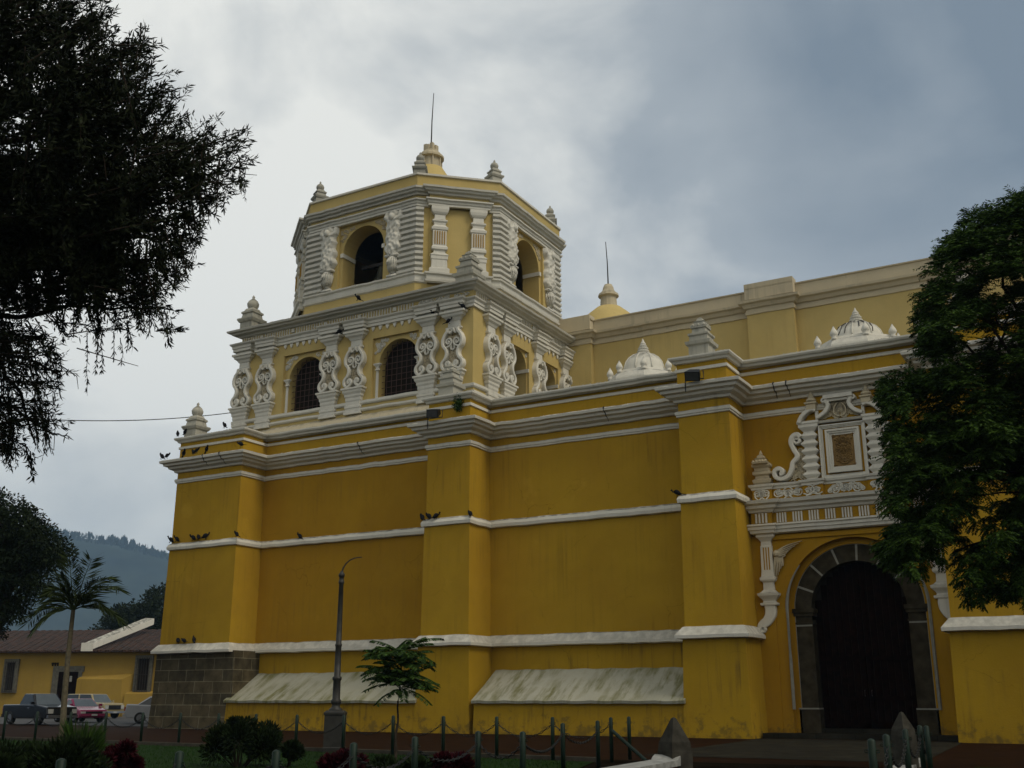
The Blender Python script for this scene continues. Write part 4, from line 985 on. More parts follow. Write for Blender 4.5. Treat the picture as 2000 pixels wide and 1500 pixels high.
M['leaf_red'] = leafmat('red_croton_leaf', (.016, .003, .005), (.05, .007, .011))

# ---- big drooping tree at the left, close to the camera
def big_tree():
    rg = random.Random(21); D0_ = 15.0
    base = gp(-420, D0_, 0)
    root = empty('tree', base); tag(root, 'huge dark drooping conifer filling the upper left, close to the viewer', 'tree')
    off = Vector(base); wood = MB()
    top = dep(-330, -500, D0_ + .5)
    tr = limb(wood, base - off, Vector(top) - off, .42, .12, 0, rg, 10, 10, .02)
    wood.build('trunk', M['bark'], root)
    crown = [(-60, -40), (150, -40), (178, 10), (205, 45), (215, 90), (285, 72), (270, 118), (300, 165), (330, 205), (325, 250), (385, 262), (440, 280), (472, 318), (455, 345), (430, 372), (405, 420), (380, 450), (372, 490), (345, 540), (318, 560), (300, 610), (262, 618), (215, 640), (165, 650), (120, 640), (60, 690), (20, 720), (-60, 720)]
    lower = [(-60, 660), (60, 640), (125, 700), (118, 730), (40, 770), (85, 800), (100, 845), (40, 840), (20, 890), (-60, 900)]
    clumps = []
    holes = [(65, 235, 38, 90, .85), (110, 640, 70, 42, .9), (150, 120, 28, 40, .6), (12, 90, 14, 40, .8), (35, 380, 20, 25, .7), (350, 340, 16, 25, .7), (270, 300, 14, 18, .6), (200, 610, 60, 25, .6), (300, 470, 18, 22, .6), (30, 620, 40, 26, .7), (15, 745, 34, 18, .8), (55, 770, 40, 12, .8)]
    pts = sample(crown, 700, rg, holes)
    # every spray points out along the bough that carries it: up and right at the top, level then drooping lower down
    for (u, v) in pts: clumps.append((u, v, rg.uniform(-1.9, 1.9), rg.uniform(.8, 1.2), None))
    for (u, v) in sample(lower, 80, rg, holes): clumps.append((u, v, rg.uniform(-1.2, 1.2), rg.uniform(.6, .95), None))
    for poly in (crown, lower):   # feathery tips all along the outline
        for (ax_, ay_), (bx_, by_) in zip(poly, poly[1:]):
            if max(ax_, bx_) < 5: continue
            l = math.hypot(bx_ - ax_, by_ - ay_); nx, ny = (by_ - ay_) / l, -(bx_ - ax_) / l
            for k in range(max(1, int(l / 13))):
                t = rg.random(); up = -.55 if ay_ < 330 else .15 if ay_ < 560 else .45
                d = Vector((nx + .35, ny + up + rg.gauss(0, .35))).normalized(); u = ax_ + (bx_ - ax_) * t; v = ay_ + (by_ - ay_) * t
                clumps.append((u - d.x * 16, v - d.y * 16, rg.uniform(-1, 1), rg.uniform(.45, .8), d))
    edge_ = [(190, 25), (205, 52), (270, 85), (283, 75), (292, 160), (318, 200), (345, 235), (400, 262), (440, 272), (462, 258), (470, 262), (468, 318), (478, 335), (440, 375), (432, 385), (390, 440), (384, 470), (365, 500), (330, 552), (332, 600), (300, 625), (335, 640), (345, 640), (262, 650), (225, 640), (120, 735), (108, 742), (98, 850), (112, 842), (62, 885), (70, 905), (30, 880)]
    for (u, v) in edge_: clumps.append((u - 8, v + 4, rg.uniform(-.8, .8), rg.uniform(.45, .7), None))
    B = []; Dv = []; Ls = []; Ws = []
    twigs = MB()
    def edge_dist(u, v):
        best = 1e9
        for poly in (crown, lower):
            for (a, b), (c_, d_) in zip(poly, poly[1:]):
                if max(a, c_) < 0: continue
                l2 = (c_ - a) ** 2 + (d_ - b) ** 2; t = max(0, min(1, ((u - a) * (c_ - a) + (v - b) * (d_ - b)) / l2)); best = min(best, math.hypot(u - a - t * (c_ - a), v - b - t * (d_ - b)))
        return best
    for (u, v, dz, sz, dr0) in clumps:
        c = dep(u, v, D0_ + dz) - off; ed = min(1.0, edge_dist(u, v) / 115.0)
        # axis of the spray
        t = min(1, max(0, v / 700)); ax = CR * rg.uniform(.35, 1.0) + Vector((0, 0, 1)) * (rg.uniform(.2, .95) * (1 - 1.25 * t) + .1) + HF * rg.uniform(-.6, .6)
        if rg.random() < .22 + .3 * t: ax = CR * rg.uniform(-.1, .4) + Vector((0, 0, -1)) + HF * rg.uniform(-.3, .3)
        if dr0: ax = CR * dr0.x + Vector((0, 0, -1)) * dr0.y + HF * rg.uniform(-.3, .3)
        ax.normalize(); L_ = rg.uniform(.6, .95) * sz; a = c - ax * L_ * .55
        twigs.tube([a, c + ax * L_ * .4], [.012, .004], 4)
        n = int(190 * sz * (.28 + .72 * ed))
        for k in range(n):
            s_ = rg.random(); q = a + ax * L_ * s_ * 1.05
            dr = ax * rg.uniform(.5, 1.2) + Vector((rg.gauss(0, .55), rg.gauss(0, .55), rg.gauss(-.12, .5)))
            w_ = (.055 + .05 * ed) * (1 - s_ * .85) * sz
            B.append((q.x + rg.gauss(0, w_), q.y + rg.gauss(0, w_), q.z + rg.gauss(0, w_))); Dv.append(dr[:]); Ls.append(rg.uniform(.06, .13)); Ws.append(rg.uniform(.014, .022) * (1 + .75 * ed))
    # hanging strings and bare whips
    for (u, v, l) in [(470, 325, .45), (480, 330, .5), (455, 330, .3), (438, 385, .3), (375, 480, .5), (345, 520, .4), (405, 400, .35), (170, 650, .9), (222, 650, .45), (235, 660, .4), (200, 650, .6), (190, 640, .7), (280, 610, .3), (248, 625, .5), (310, 560, .4), (420, 350, .4), (360, 430, .4), (80, 700, .5), (110, 760, .5)]:
        c = dep(u, v, D0_ + rg.uniform(-.6, .6)) - off; P = [c]
        for k in range(7): P.append(P[-1] + Vector((rg.gauss(.008, .012), rg.gauss(0, .012), -l / 7)))
        twigs.tube(P, [.007 - .0007 * k for k in range(8)], 4)
        for k in range(int(26 * l / .4)):
            q = P[rg.randint(0, 6)].lerp(P[-1], rg.random() * .3); B.append((q.x, q.y, q.z)); Dv.append((rg.gauss(0, .5), rg.gauss(0, .5), -1)); Ls.append(rg.uniform(.05, .09)); Ws.append(.016)
    for P in ([(470, 335), (478, 340), (502, 342)], [(285, 108), (300, 95), (306, 78)], [(300, 158), (318, 152), (327, 136)], [(330, 205), (338, 185)], [(150, 680), (235, 705), (270, 715)], [(60, 740), (108, 830), (105, 880)], [(120, 715), (150, 735), (153, 760)], [(25, 760), (80, 815), (78, 850)]):
        twigs.tube([dep(u, v, D0_) - off for u, v in P], [.009, .006, .004][:len(P)], 4)
    bo = MB()
    for (u0, v0, u1, v1, r) in [(-360, 620, 110, 500, .12), (-200, 590, 260, 420, .085), (-370, 380, 180, 250, .12), (-360, 120, 120, 60, .1), (-380, 760, 60, 800, .1), (-100, 640, 260, 600, .05), (60, 520, 420, 310, .05), (60, 330, 300, 140, .05), (-40, 610, 70, 870, .035), (-100, 450, 330, 470, .06), (-380, 700, 60, 690, .09), (0, 690, 120, 735, .03), (-60, 760, 105, 850, .035)]:
        limb(bo, dep(u0, v0, D0_ + rg.uniform(-.3, .3)) - off, dep(u1, v1, D0_ + rg.uniform(-1, 1)) - off, r, .012, .03, rg, 8, 6, .05)
    bo.build('bough', M['bark'], root); twigs.build('twigs', M['bark'], root)
    leaf_mesh('crown', np.array(B), np.array(Dv), np.array(Ls), np.array(Ws), M['leaf_cypress'], root)
big_tree()

# ---- feathery tree at the right
def feather_tree():
    rg = random.Random(5); D1_ = 20.0
    base = gp(2190, D1_ + .5, 0); root = empty('tree', base); tag(root, 'feathery green tree overhanging the portal at the right edge', 'tree'); off = Vector(base)
    tk = MB(); limb(tk, Vector((0, 0, 0)), dep(2130, 900, D1_ + .5) - off, .2, .13, 0, rg, 7, 9, .03); tk.build('trunk', M['bark'], root)
    bo = MB(); f = Vector(dep(2130, 900, D1_ + .5)) - off
    for (u0, v0, u1, v1, r) in [(2130, 900, 1905, 600, .08), (2130, 880, 1990, 520, .08), (1990, 760, 1850, 650, .045), (2120, 960, 1830, 930, .05), (2120, 980, 1860, 1080, .05), (2120, 930, 1900, 920, .04), (1940, 640, 1850, 530, .03), (1985, 600, 1905, 470, .035), (2000, 780, 1760, 760, .05), (2100, 1020, 1920, 1130, .035), (1960, 700, 1880, 690, .03), (1950, 690, 1975, 590, .03), (1985, 680, 1930, 600, .025), (2010, 960, 1915, 968, .022), (2060, 940, 1920, 915, .03), (1915, 620, 1890, 560, .02), (1940, 660, 1920, 740, .02)]:
        limb(bo, dep(u0, v0, D1_ + rg.uniform(-.3, .5)) - off, dep(u1, v1, D1_ + rg.uniform(-.7, .7)) - off, r, .014, .02, rg, 7, 6, .07)
    bo.build('bough', M['bark'], root)
    P1 = [(1895, 420), (1925, 428), (1955, 405), (1985, 395), (2040, 370), (2150, 360), (2150, 1150), (2010, 1165), (1985, 1150), (1955, 1160), (1905, 1165), (1885, 1130), (1880, 1080), (1860, 1030), (1835, 1085), (1800, 1110), (1768, 1108), (1745, 1090), (1718, 1062), (1750, 1030), (1758, 1000), (1742, 960), (1745, 910), (1752, 860), (1738, 800), (1730, 760), (1770, 730), (1815, 735), (1845, 720), (1815, 690), (1798, 645), (1815, 600), (1812, 560), (1838, 520), (1850, 490), (1880, 470)]
    holes = [(1935, 600, 26, 55, .85), (1968, 655, 30, 62, .9), (1890, 660, 18, 30, .6), (1945, 560, 20, 20, .7), (1990, 560, 16, 30, .7), (1945, 980, 48, 34, .95), (1985, 930, 30, 30, .8), (1960, 1040, 22, 20, .7), (1850, 640, 14, 20, .5), (1870, 800, 12, 16, .3), (1925, 690, 22, 26, .8), (1890, 1010, 18, 16, .8), (1925, 1000, 26, 22, .9)]
    cl = [(u, v, rg.uniform(-1.5, 1.5), rg.uniform(.75, 1.15)) for u, v in sample(P1, 900, rg, holes)]
    for (u, v) in sample(P1, 110, rg, holes):   # heavier tufts gathered at the branch ends
        dz = rg.uniform(-1.6, .8)
        for q in range(9):
            a, b = u + rg.gauss(0, 17), v + rg.gauss(0, 13)
            if inpoly((a, b), P1): cl.append((a, b, dz + rg.gauss(0, .25), rg.uniform(.6, 1.0)))
    tips = [(1893, 418), (1925, 420), (1960, 402), (1990, 392), (1850, 470), (1865, 462), (1838, 500), (1815, 560), (1820, 555), (1798, 618), (1800, 600), (1788, 645), (1800, 688), (1740, 740), (1725, 745), (1728, 775), (1740, 800), (1745, 845), (1735, 850), (1742, 905), (1728, 955), (1750, 980), (1718, 1060), (1730, 1075), (1775, 1105), (1755, 1045), (1835, 1085), (1800, 1105), (1878, 1130), (1885, 1165), (1905, 1165), (1950, 1160), (1990, 1150), (1870, 1045), (1850, 1035)]
    cl += [(u + 6, v + 4, rg.uniform(-.6, .6), rg.uniform(.5, .75)) for u, v in tips]
    B = []; Dv = []; Ls = []; Ws = []
    for (u, v, dz, sz) in cl:
        c = dep(u, v, D1_ + dz) - off; outw = Vector((u - 1985, 0, 0)); o = CR * ((u - 1985) / 200) + Vector((0, 0, (820 - v) / 420 + .05)) + HF * (dz / 2.5)
        # a rosette of drooping pinnate fronds
        for fz in range(int(15 * sz)):
            a = rg.uniform(0, 2 * math.pi); d = Vector((math.cos(a), math.sin(a), rg.uniform(-.5, .7))) + o * .9; d.normalize()
            L_ = rg.uniform(.26, .42) * sz; q = Vector(c); st = L_ / 9
            for k in range(9):
                q = q + d * st; d = (d + Vector((0, 0, -.09))).normalized()
                sd = d.cross(Vector((0, 0, 1))); sd = sd.normalized() if sd.length > .01 else Vector((1, 0, 0))
                for sg in (-1, 1):
                    B.append(q[:]); Dv.append((sd * sg + d * .8 + Vector((0, 0, rg.uniform(-.5, .1))))[:]); Ls.append(.095 * (1.1 - abs(k - 4) * .09)); Ws.append(.024)
    leaf_mesh('crown', np.array(B), np.array(Dv), np.array(Ls), np.array(Ws), M['leaf_feather'], root)
feather_tree()

# ---- round broadleaf tree low at the left and the far trees behind the house
def clump_tree(name, label, D, u0, vbase, poly, nclump, size, nleaf, leafl, mat, seed, group=None, trunk_r=.25, holes=(), depth=2.0):
    rg = random.Random(seed); base = gp(u0, D, 0); root = empty(name, base); tag(root, label, 'tree', group); off = Vector(base)
    cu = sum(p[0] for p in poly) / len(poly); cv = sum(p[1] for p in poly) / len(poly)
    tk = MB(); c = dep(cu, cv, D) - off; limb(tk, Vector((0, 0, 0)), c, trunk_r, trunk_r * .4, 0, rg, 7, 8, .04)
    B = []; Dv = []
    for i, (u, v) in enumerate(sample(poly, nclump, rg, holes)):
        q = dep(u, v, D + rg.uniform(-depth, depth)) - off
        if i % 6 == 0: limb(tk, c.lerp(Vector((0, 0, c.z * .6)), rg.random() * .6), q, trunk_r * .35, .02, .05, rg, 5, 5, .08)
        for k in range(nleaf):
            d = Vector((rg.gauss(0, 1), rg.gauss(0, 1), rg.gauss(0, 1))).normalized(); r = size * rg.random() ** .45
            B.append((q + Vector((d.x, d.y, d.z * .8)) * r)[:]); Dv.append((d + Vector((rg.gauss(0, .6), rg.gauss(0, .6), rg.gauss(-.3, .5))))[:])
    tk.build('trunk', M['bark'], root)
    leaf_mesh('crown', np.array(B), np.array(Dv), leafl, leafl * .45, mat, root)
clump_tree('tree', 'round dark broadleaf tree at the left edge, behind the palm', 46, -70, 0, [(-120, 960), (0, 962), (12, 952), (40, 985), (75, 1015), (90, 1040), (132, 1066), (125, 1092), (95, 1105), (75, 1120), (85, 1145), (60, 1165), (38, 1185), (42, 1205), (12, 1220), (0, 1240), (-120, 1250)], 330, .55, 150, .17, M['leaf_far'], 3, None, .3, [(15, 1170, 14, 18, .7), (60, 1130, 14, 10, .6)])
FT_ = 'trees rising behind the low house'
clump_tree('tree', 'rounded dark tree behind the house, against the church corner', 130, 300, 0, [(245, 1260), (250, 1200), (270, 1185), (285, 1165), (320, 1152), (380, 1160), (380, 1260)], 70, 1.3, 130, .5, M['leaf_far'], 8, FT_, .4, (), 4)
clump_tree('tree', 'low bushy tree behind the white roof coping of the house', 132, 215, 0, [(180, 1245), (200, 1218), (222, 1200), (240, 1188), (262, 1190), (262, 1250)], 36, 1.0, 120, .45, M['leaf_far'], 9, FT_, .3, (), 3)

# ---- palm
def palm():
    rg = random.Random(12); D = 29.3; base = gp(120, D, 0); root = empty('palm_tree', base); tag(root, 'slender young palm with arching fronds on the lawn at the left', 'palm'); off = Vector(base)
    top = dep(143, 1192, D) - off; tk = MB(); n = 12; P = [Vector((0, 0, 0)).lerp(top, i / n) + Vector((-.06 * math.sin(math.pi * i / n), 0, 0)) for i in range(n + 1)]
    tk.tube(P, [.09 - .035 * i / n for i in range(n + 1)], 9); tk.build('trunk', plain('pale_palm_trunk', (.09, .075, .045), .9, 0, .3, 12), root)
    st = MB(); B = []; Dv = []; Ls = []; Ws = []
    fr = [(135, 1085), (180, 1090), (235, 1150), (238, 1215), (205, 1190), (55, 1215), (75, 1190), (100, 1155), (118, 1125), (62, 1235), (215, 1130), (160, 1165), (90, 1170)]
    for i, (u, v) in enumerate(fr):
        tip = dep(u, v, D + rg.uniform(-.9, .9)) - off; mid = top.lerp(tip, .5) + Vector((0, 0, (.55 if v > 1120 else .18) * (1 if abs(u - 143) > 30 else .3))); 
        N_ = 18; Q = [(1 - t) ** 2 * top + 2 * t * (1 - t) * mid + t * t * tip for t in [k / N_ for k in range(N_ + 1)]]
        st.tube(Q, [.022 - .018 * k / N_ for k in range(N_ + 1)], 5)
        for k in range(3, N_ + 1):
            d = (Q[k] - Q[k - 1]).normalized(); sd = d.cross(Vector((0, 0, 1))); sd = sd.normalized() if sd.length > .05 else CR.copy()
            for sg in (-1, 1):
                for e in (0, .33, .66):
                    q = Q[k - 1].lerp(Q[k], e); B.append(q[:]); Dv.append((sd * sg * rg.uniform(.5, .9) + d * .75 + Vector((0, 0, rg.uniform(-.45, .05))))[:]); Ls.append(rg.uniform(.40, .6) * (1.1 - .55 * abs(k / N_ - .45))); Ws.append(.034)
    st.build('frond_stem', M['leaf_palm'], root)
    leaf_mesh('crown', np.array(B), np.array(Dv), np.array(Ls), np.array(Ws), M['leaf_palm'], root)
palm()
# ---- sapling with whorled pinnate leaves
def sapling():
    rg = random.Random(2); D = 24.4; base = gp(771, D, 0); root = empty('sapling', base); tag(root, 'small sapling with a parasol of green pinnate leaves beside the lamp post', 'young tree'); off = Vector(base)
    c = dep(779, 1358, D) - off; tk = MB(); n = 10
    tk.tube([Vector((.02 * math.sin(i * 1.3), 0, 0)) + c * (i / n) for i in range(n + 1)] + [dep(784, 1300, D) - off], [.035 - .0018 * i for i in range(n + 2)], 7); tk.build('trunk', M['bark'], root)
    st = MB(); B = []; Dv = []; Ls = []; Ws = []
    for i in range(95):
        o = dep(779 + rg.uniform(-4, 8), rg.uniform(1266, 1350), D) - off; a = i * 2.4 + rg.uniform(-.3, .3); el = rg.uniform(-.12, .75); L_ = rg.uniform(.72, 1.02) * (1 if el < .5 else .8)
        d = Vector((math.cos(a) * math.cos(el), math.sin(a) * math.cos(el), math.sin(el))); q = Vector(o); N_ = 20; Q = [q.copy()]
        for k in range(N_):
            q = q + d * (L_ / N_); d = (d + Vector((0, 0, -.03))).normalized(); Q.append(q.copy())
            if k < 4: continue
            sd = d.cross(Vector((0, 0, 1))); sd = sd.normalized() if sd.length > .05 else CR.copy()
            for sg in (-1, 1): B.append(q[:]); Dv.append((sd * sg + d * .45 + Vector((0, 0, -.45)))[:]); Ls.append(.165 * (1.1 - .7 * abs(k / N_ - .5))); Ws.append(.045)
        st.tube(Q, .008, 4)
    st.build('leaf_stalk', M['leaf_sapling'], root)
    leaf_mesh('crown', np.array(B), np.array(Dv), np.array(Ls), np.array(Ws), M['leaf_sapling'], root)
sapling()
# ---- shrubs
def shrub(label, u, D, rx, h, n, mat, cat='shrub', leafl=.09, seed=1, spiky=False, name='shrub', group=None, ratio=.4):
    rg = random.Random(seed); base = gp(u, D, 0); root = empty(name, base); tag(root, label, cat, group)
    B = []; Dv = []; st = MB(); K = max(5, int(rx * 14))
    heads = []
    for k in range(K):
        a = rg.uniform(0, 6.28); r = rx * math.sqrt(rg.random()) * .8; z = h * rg.uniform(.45, .95) * (1 - .35 * (r / rx) ** 2); p = Vector((r * math.cos(a), r * math.sin(a), z)); heads.append(p)
        st.tube([(p.x * .2, p.y * .2, 0), (p.x * .7, p.y * .7, z * .6), p], [.02, .012, .005], 4)
    for i in range(n):
        p = rg.choice(heads); d = Vector((rg.gauss(0, 1), rg.gauss(0, 1), rg.gauss(.25, 1))).normalized(); r = rx * .42 * rg.random() ** .5
        q = p + Vector((d.x * r, d.y * r, d.z * r * .8)); 
        if spiky: q = Vector((p.x * .35, p.y * .35, p.z * rg.uniform(.2, .7))); d = Vector((p.x * 1.3 + rg.gauss(0, .12), p.y * 1.3 + rg.gauss(0, .12), h * rg.uniform(.3, 1)))
        if q.z < .03: q.z = .03 + rg.random() * .1
        B.append(q[:]); Dv.append((d + Vector((0, 0, .3)))[:])
    st.build('stem', M['bark'], root)
    leaf_mesh('foliage', np.array(B), np.array(Dv), leafl * (1 if not spiky else 4), leafl * ratio, mat, root)
G1 = 'garden shrubs on the lawn'
shrub('broad dark shrub on the lawn left of the lamp post', 468, 22.5, .74, .78, 7000, M['leaf_shrub'], seed=3, group=G1)
shrub('thin leggy shoot rising out of the broad dark shrub', 462, 22.2, .22, 1.02, 700, M['leaf_shrub'], seed=33, group=G1)
shrub('small rounded dark shrub between broad shrub and lamp post', 560, 22.5, .36, .52, 2600, M['leaf_shrub'], seed=4, group=G1)
shrub('big dark shrub at the foot of the palm, in the left corner', 82, 16.0, .8, .62, 8000, M['leaf_shrub'], seed=5, group=G1)
shrub('dark shrub cut by the left edge of the photograph', 0, 15, .5, .5, 4500, M['leaf_shrub'], seed=6, group=G1)
shrub('spiky grassy bush just right of the palm trunk', 150, 20, .55, .8, 900, M['leaf_sapling'], seed=7, spiky=True, group=G1, leafl=.14, ratio=.25)
shrub('tall dark red croton on the lawn near the palm', 228, 17.5, .3, .72, 2200, M['leaf_red'], seed=8, group=G1, leafl=.1)
shrub('small loose red croton left of the tall one', 203, 17.2, .2, .55, 700, M['leaf_red'], seed=9, group=G1, leafl=.1)
shrub('low red croton in front of the lamp post foot', 668, 19, .4, .34, 2200, M['leaf_red'], seed=10, group=G1, leafl=.1)
shrub('low green ground shrub at the sapling foot', 770, 18.5, .5, .26, 2200, M['leaf_shrub'], seed=11, group=G1)
shrub('red croton on the lawn right of the sapling', 888, 18.5, .34, .44, 2200, M['leaf_red'], seed=12, group=G1, leafl=.1)
# weed on the parapet of the middle pier
p = onY(897, 790, -1.7); rg = random.Random(6); wr = empty('parapet_weed', (p.x, -1.68, p.z)); tag(wr, 'tuft of green weed growing out of the parapet above the middle pier', 'weed')
B = [(rg.gauss(0, .1), -.02 - abs(rg.gauss(0, .12)), rg.gauss(-.05, .14)) for i in range(420)]; Dv = [(rg.gauss(0, 1), -.5 + rg.gauss(0, .6), rg.gauss(-.1, 1)) for i in range(420)]
leaf_mesh('foliage', np.array(B), np.array(Dv), .13, .045, M['leaf_sapling'], wr)
MB().tube([(0, .05, -.05), (0, -.08, 0), (.02, -.2, .1)], [.015, .01, .004], 4).build('stem', M['bark'], wr)
# grass blades
rg = np.random.default_rng(4); N_ = 60000; bx = rg.uniform(2, 32, N_); by = rg.uniform(-37, -14.6, N_)
lo = -13.7 + (bx + 14) / 40.2 * -3.75 - .15; right = 26.2 + (np.abs(by) - 17.45) / 8.55 * 2.8
ok = (by < lo) & (bx < np.where(by < -26, 29 + (-26 - by) / 11 * 2.3, right) - .1); bx, by = bx[ok], by[ok]
gl = leaf_mesh('grass', np.stack([bx, by, np.full_like(bx, .0)], 1), np.stack([rg.normal(0, .35, len(bx)), rg.normal(0, .35, len(bx)), np.ones_like(bx)], 1), rg.uniform(.04, .085, len(bx)), np.full(len(bx), .012), leafmat('grass_blade', (.010, .030, .004), (.022, .058, .009)))
tag(gl, 'short green grass of the lawn in front of the church', 'grass', None, 'stuff')

# ------------------------------------------------------------------ posts and chains
M['post'] = plain('green_painted_steel', (.006, .020, .011), .55, .1, .25, 12)
M['chain'] = plain('black_chain', (.015, .016, .015), .5, .6)
ORD = ['first', 'second', 'third', 'fourth', 'fifth', 'sixth', 'seventh', 'eighth', 'ninth', 'tenth', 'eleventh', 'twelfth', 'thirteenth']
POST = None
def post(p, label, group, h=.9, r=.042):
    global POST
    if POST is None:
        root = empty('chain_post', (0, 0, 0))
        MB().lathe([(r, 0), (r, .895), (r * .7, .91), (.005, .92)], seg=12).build('pole', M['post'], root, True)
        e = MB()
        for sg in (-1, 1): e.tube([(sg * r, 0, .80), (sg * (r + .03), 0, .805), (sg * (r + .035), 0, .78), (sg * r, 0, .775)], .006, 4)
        e.build('chain_eye', M['post'], root); POST = root; o = root
    else: o = copy_tree(POST)
    o.location = p; tag(o, label, 'post', group); o.scale = (1, 1, h / .9); return o
def chain(a, b, label, group, sag=.28, h=.78):
    a = Vector(a) + Vector((0, 0, h)); b = Vector(b) + Vector((0, 0, h)); L_ = (b - a).length; n = max(16, int(L_ / .075)); mb = MB()
    d = (b - a).normalized(); sd = d.cross(Vector((0, 0, 1))).normalized()
    P = [a.lerp(b, i / n) + Vector((0, 0, -sag * 4 * (i / n) * (1 - i / n))) for i in range(n + 1)]
    for i in range(n):   # alternating flat and upright links
        m = (P[i] + P[i + 1]) / 2; t = (P[i + 1] - P[i]).normalized(); l = (P[i + 1] - P[i]).length * .62; s_ = sd if i % 2 else t.cross(sd)
        ring = [m + t * (l * math.cos(k * math.pi / 3)) + s_ * (.02 * math.sin(k * math.pi / 3)) for k in range(6)]
        mb.tube(ring + [ring[0]], .0075, 4)
    tag(mb.build('chain', M['chain']), label, 'chain', group)
ROW = [onZ(u, v, 0) for u, v in [(5, 1447), (67, 1448), (133, 1450), (202, 1452), (274, 1454.5), (348, 1457), (423, 1461), (496, 1465), (576.5, 1470), (669, 1473), (766, 1476), (865, 1480), (970, 1483), (1080, 1486), (1195, 1488.5)]]
where = ['at the left edge of the photograph', 'left of the palm trunk', 'behind the palm trunk', 'between palm and red croton', 'before the road and silver car', 'in front of the stone foot of the church', 'at the left end of the broad dark shrub', 'behind the broad dark shrub', 'behind the small rounded shrub', 'hard against the lamp post', 'just left of the sapling trunk', 'right of the sapling', 'before the right hand buttress, left of its middle', 'before the right hand buttress, right of its middle', 'where the far row ends beside a sloping brace']
for p, w in zip(ROW, where): post(p, 'green steel post of the far row, ' + w, 'green chain posts along the far lawn edge')
for i in range(len(ROW) - 1): chain(ROW[i], ROW[i + 1], 'black chain slung between the %s and %s posts of the far row' % ((ORD + ['fourteenth', 'fifteenth'])[i], (ORD + ['fourteenth', 'fifteenth'])[i + 1]), 'chains of the far post row', .3)
def near(u, v, h): p = onZ(u, v, h); p.z = 0; return p
NEAR = [near(120, 1485, .80), near(351, 1470, .80), near(540, 1468, .80), near(691, 1453, .81), near(811, 1441, .82), near(934, 1430, .84), near(1021, 1431, .845), near(1099, 1414, .86), near(1167, 1409, .87)]
nl = ['nearest green post, its top by the corner shrubs', 'near green post showing below the far row, left of the broad shrub', 'near green post below the small rounded shrub', 'near green post beside the low red croton', 'near green post beside the sapling foot', 'near green post right of the red croton, its lower part out of frame', 'near green post under the right buttress, left of its middle', 'near green post under the right buttress, right of its middle', 'near green post next to the sloping brace']
for p, w, h in zip(NEAR, nl, (.80, .80, .80, .81, .82, .84, .845, .86, .87)): post(p, w, 'green chain posts along the path edge', h)
for i in range(len(NEAR) - 1): chain(NEAR[i], NEAR[i + 1], 'black chain slung between near posts, %s from the left' % ORD[i], 'chains of the near post row', .2, .70)
p = near(1228, 1401, .9); post(p, 'green corner post right of the far row holding the sloping brace', 'green corner posts by the brace', .9)
q = onZ(1262, 1486, .06)
br = MB().tube([ROW[-1] + Vector((0, 0, .66)), q], .04, 8); tag(br.build('brace_rail', M['post']), 'green sloping steel brace running down from the end post', 'brace')
RW = [near(1702, 1452, .85), near(1731, 1440, .86), near(1767.5, 1427, .875), near(1796, 1418, .885), near(1809, 1419, .88)]
for p, w in zip(RW, ['nearest green post of the right row, left of the stone bollard', 'green post of the right row second from its left end', 'green post of the right row standing before the stone bollard', 'green post of the right row just right of the stone bollard', 'farthest right green post of the right row by the door jamb']): post(p, w, 'green chain posts right of the walkway', .88)
for i in range(4): chain(RW[i], RW[i + 1], 'black chain of the right post row, %s from the left' % ORD[i], 'chains of the right post row', .3, .78)

# ------------------------------------------------------------------ stone bollards and low walls
M['bollard'] = plain('grey_bollard_stone', (.045, .042, .034), .95, 0, .35, 9, .05)
def bollard(u, D, label):
    p = gp(u, D, 0); r = empty('stone_bollard', p, YAW + R_(28)); tag(r, label, 'bollard', 'pointed stone bollards'); w = .135
    s_ = MB().sq([(w * .98, -.02), (w, .02), (w, .74), (w * .97, .76)]).build('shaft', M['bollard'], r)
    MB().sq([(w * .97, .76), (w * .9, .84), (w * .16, 1.085), (.0, 1.10)]).build('pointed_top', M['bollard'], r)
bollard(1324, 12.4, 'nearer pointed grey stone bollard, in front of the pier left of the door')
bollard(1774, 18.0, 'farther pointed grey stone bollard, in front of the church door')
M['kerbwhite'] = plain('flaking_white_kerb_paint', (.27, .27, .25), .9, 0, .3, 10)
M['kerborange'] = plain('orange_wall_paint', (.12, .04, .012), .9, 0, .25, 6)
def lowwall(a, b, z, label):
    d = (b - a).normalized(); n = Vector((d.y, -d.x, 0)); L_ = (b - a).length; T = lambda u, w, zz: tuple(a + d * u + n * w + Vector((0, 0, zz)))
    r = empty('low_wall', (0, 0, 0)); tag(r, label, 'low wall')
    MB().box(0, L_, -.12, .12, 0, z - .06, T).build('wall', M['kerborange'], r)
    MB().prism([(-.02, z - .06), (L_ + .02, z - .06), (L_ + .02, z), (L_ - .02, z + .05), (L_ - .1, z + .03), (L_ - .16, z), (-.02, z)], T, -.15, .15).build('coping', M['kerbwhite'], r)
p1 = onZ(1306, 1483, .66); p1.z = 0; p0 = onZ(1190, 1503, .66); p0.z = 0
lowwall(p0 + (p0 - p1) * .8, p1, .66, 'low orange wall with white coping ending at the nearer stone bollard')
p1 = onZ(1788, 1486, .30); p1.z = 0; p0 = onZ(1752, 1500, .30); p0.z = 0
lowwall(p0 + (p0 - p1) * 1.5, p1, .30, 'low white topped kerb wall ending at the farther stone bollard')

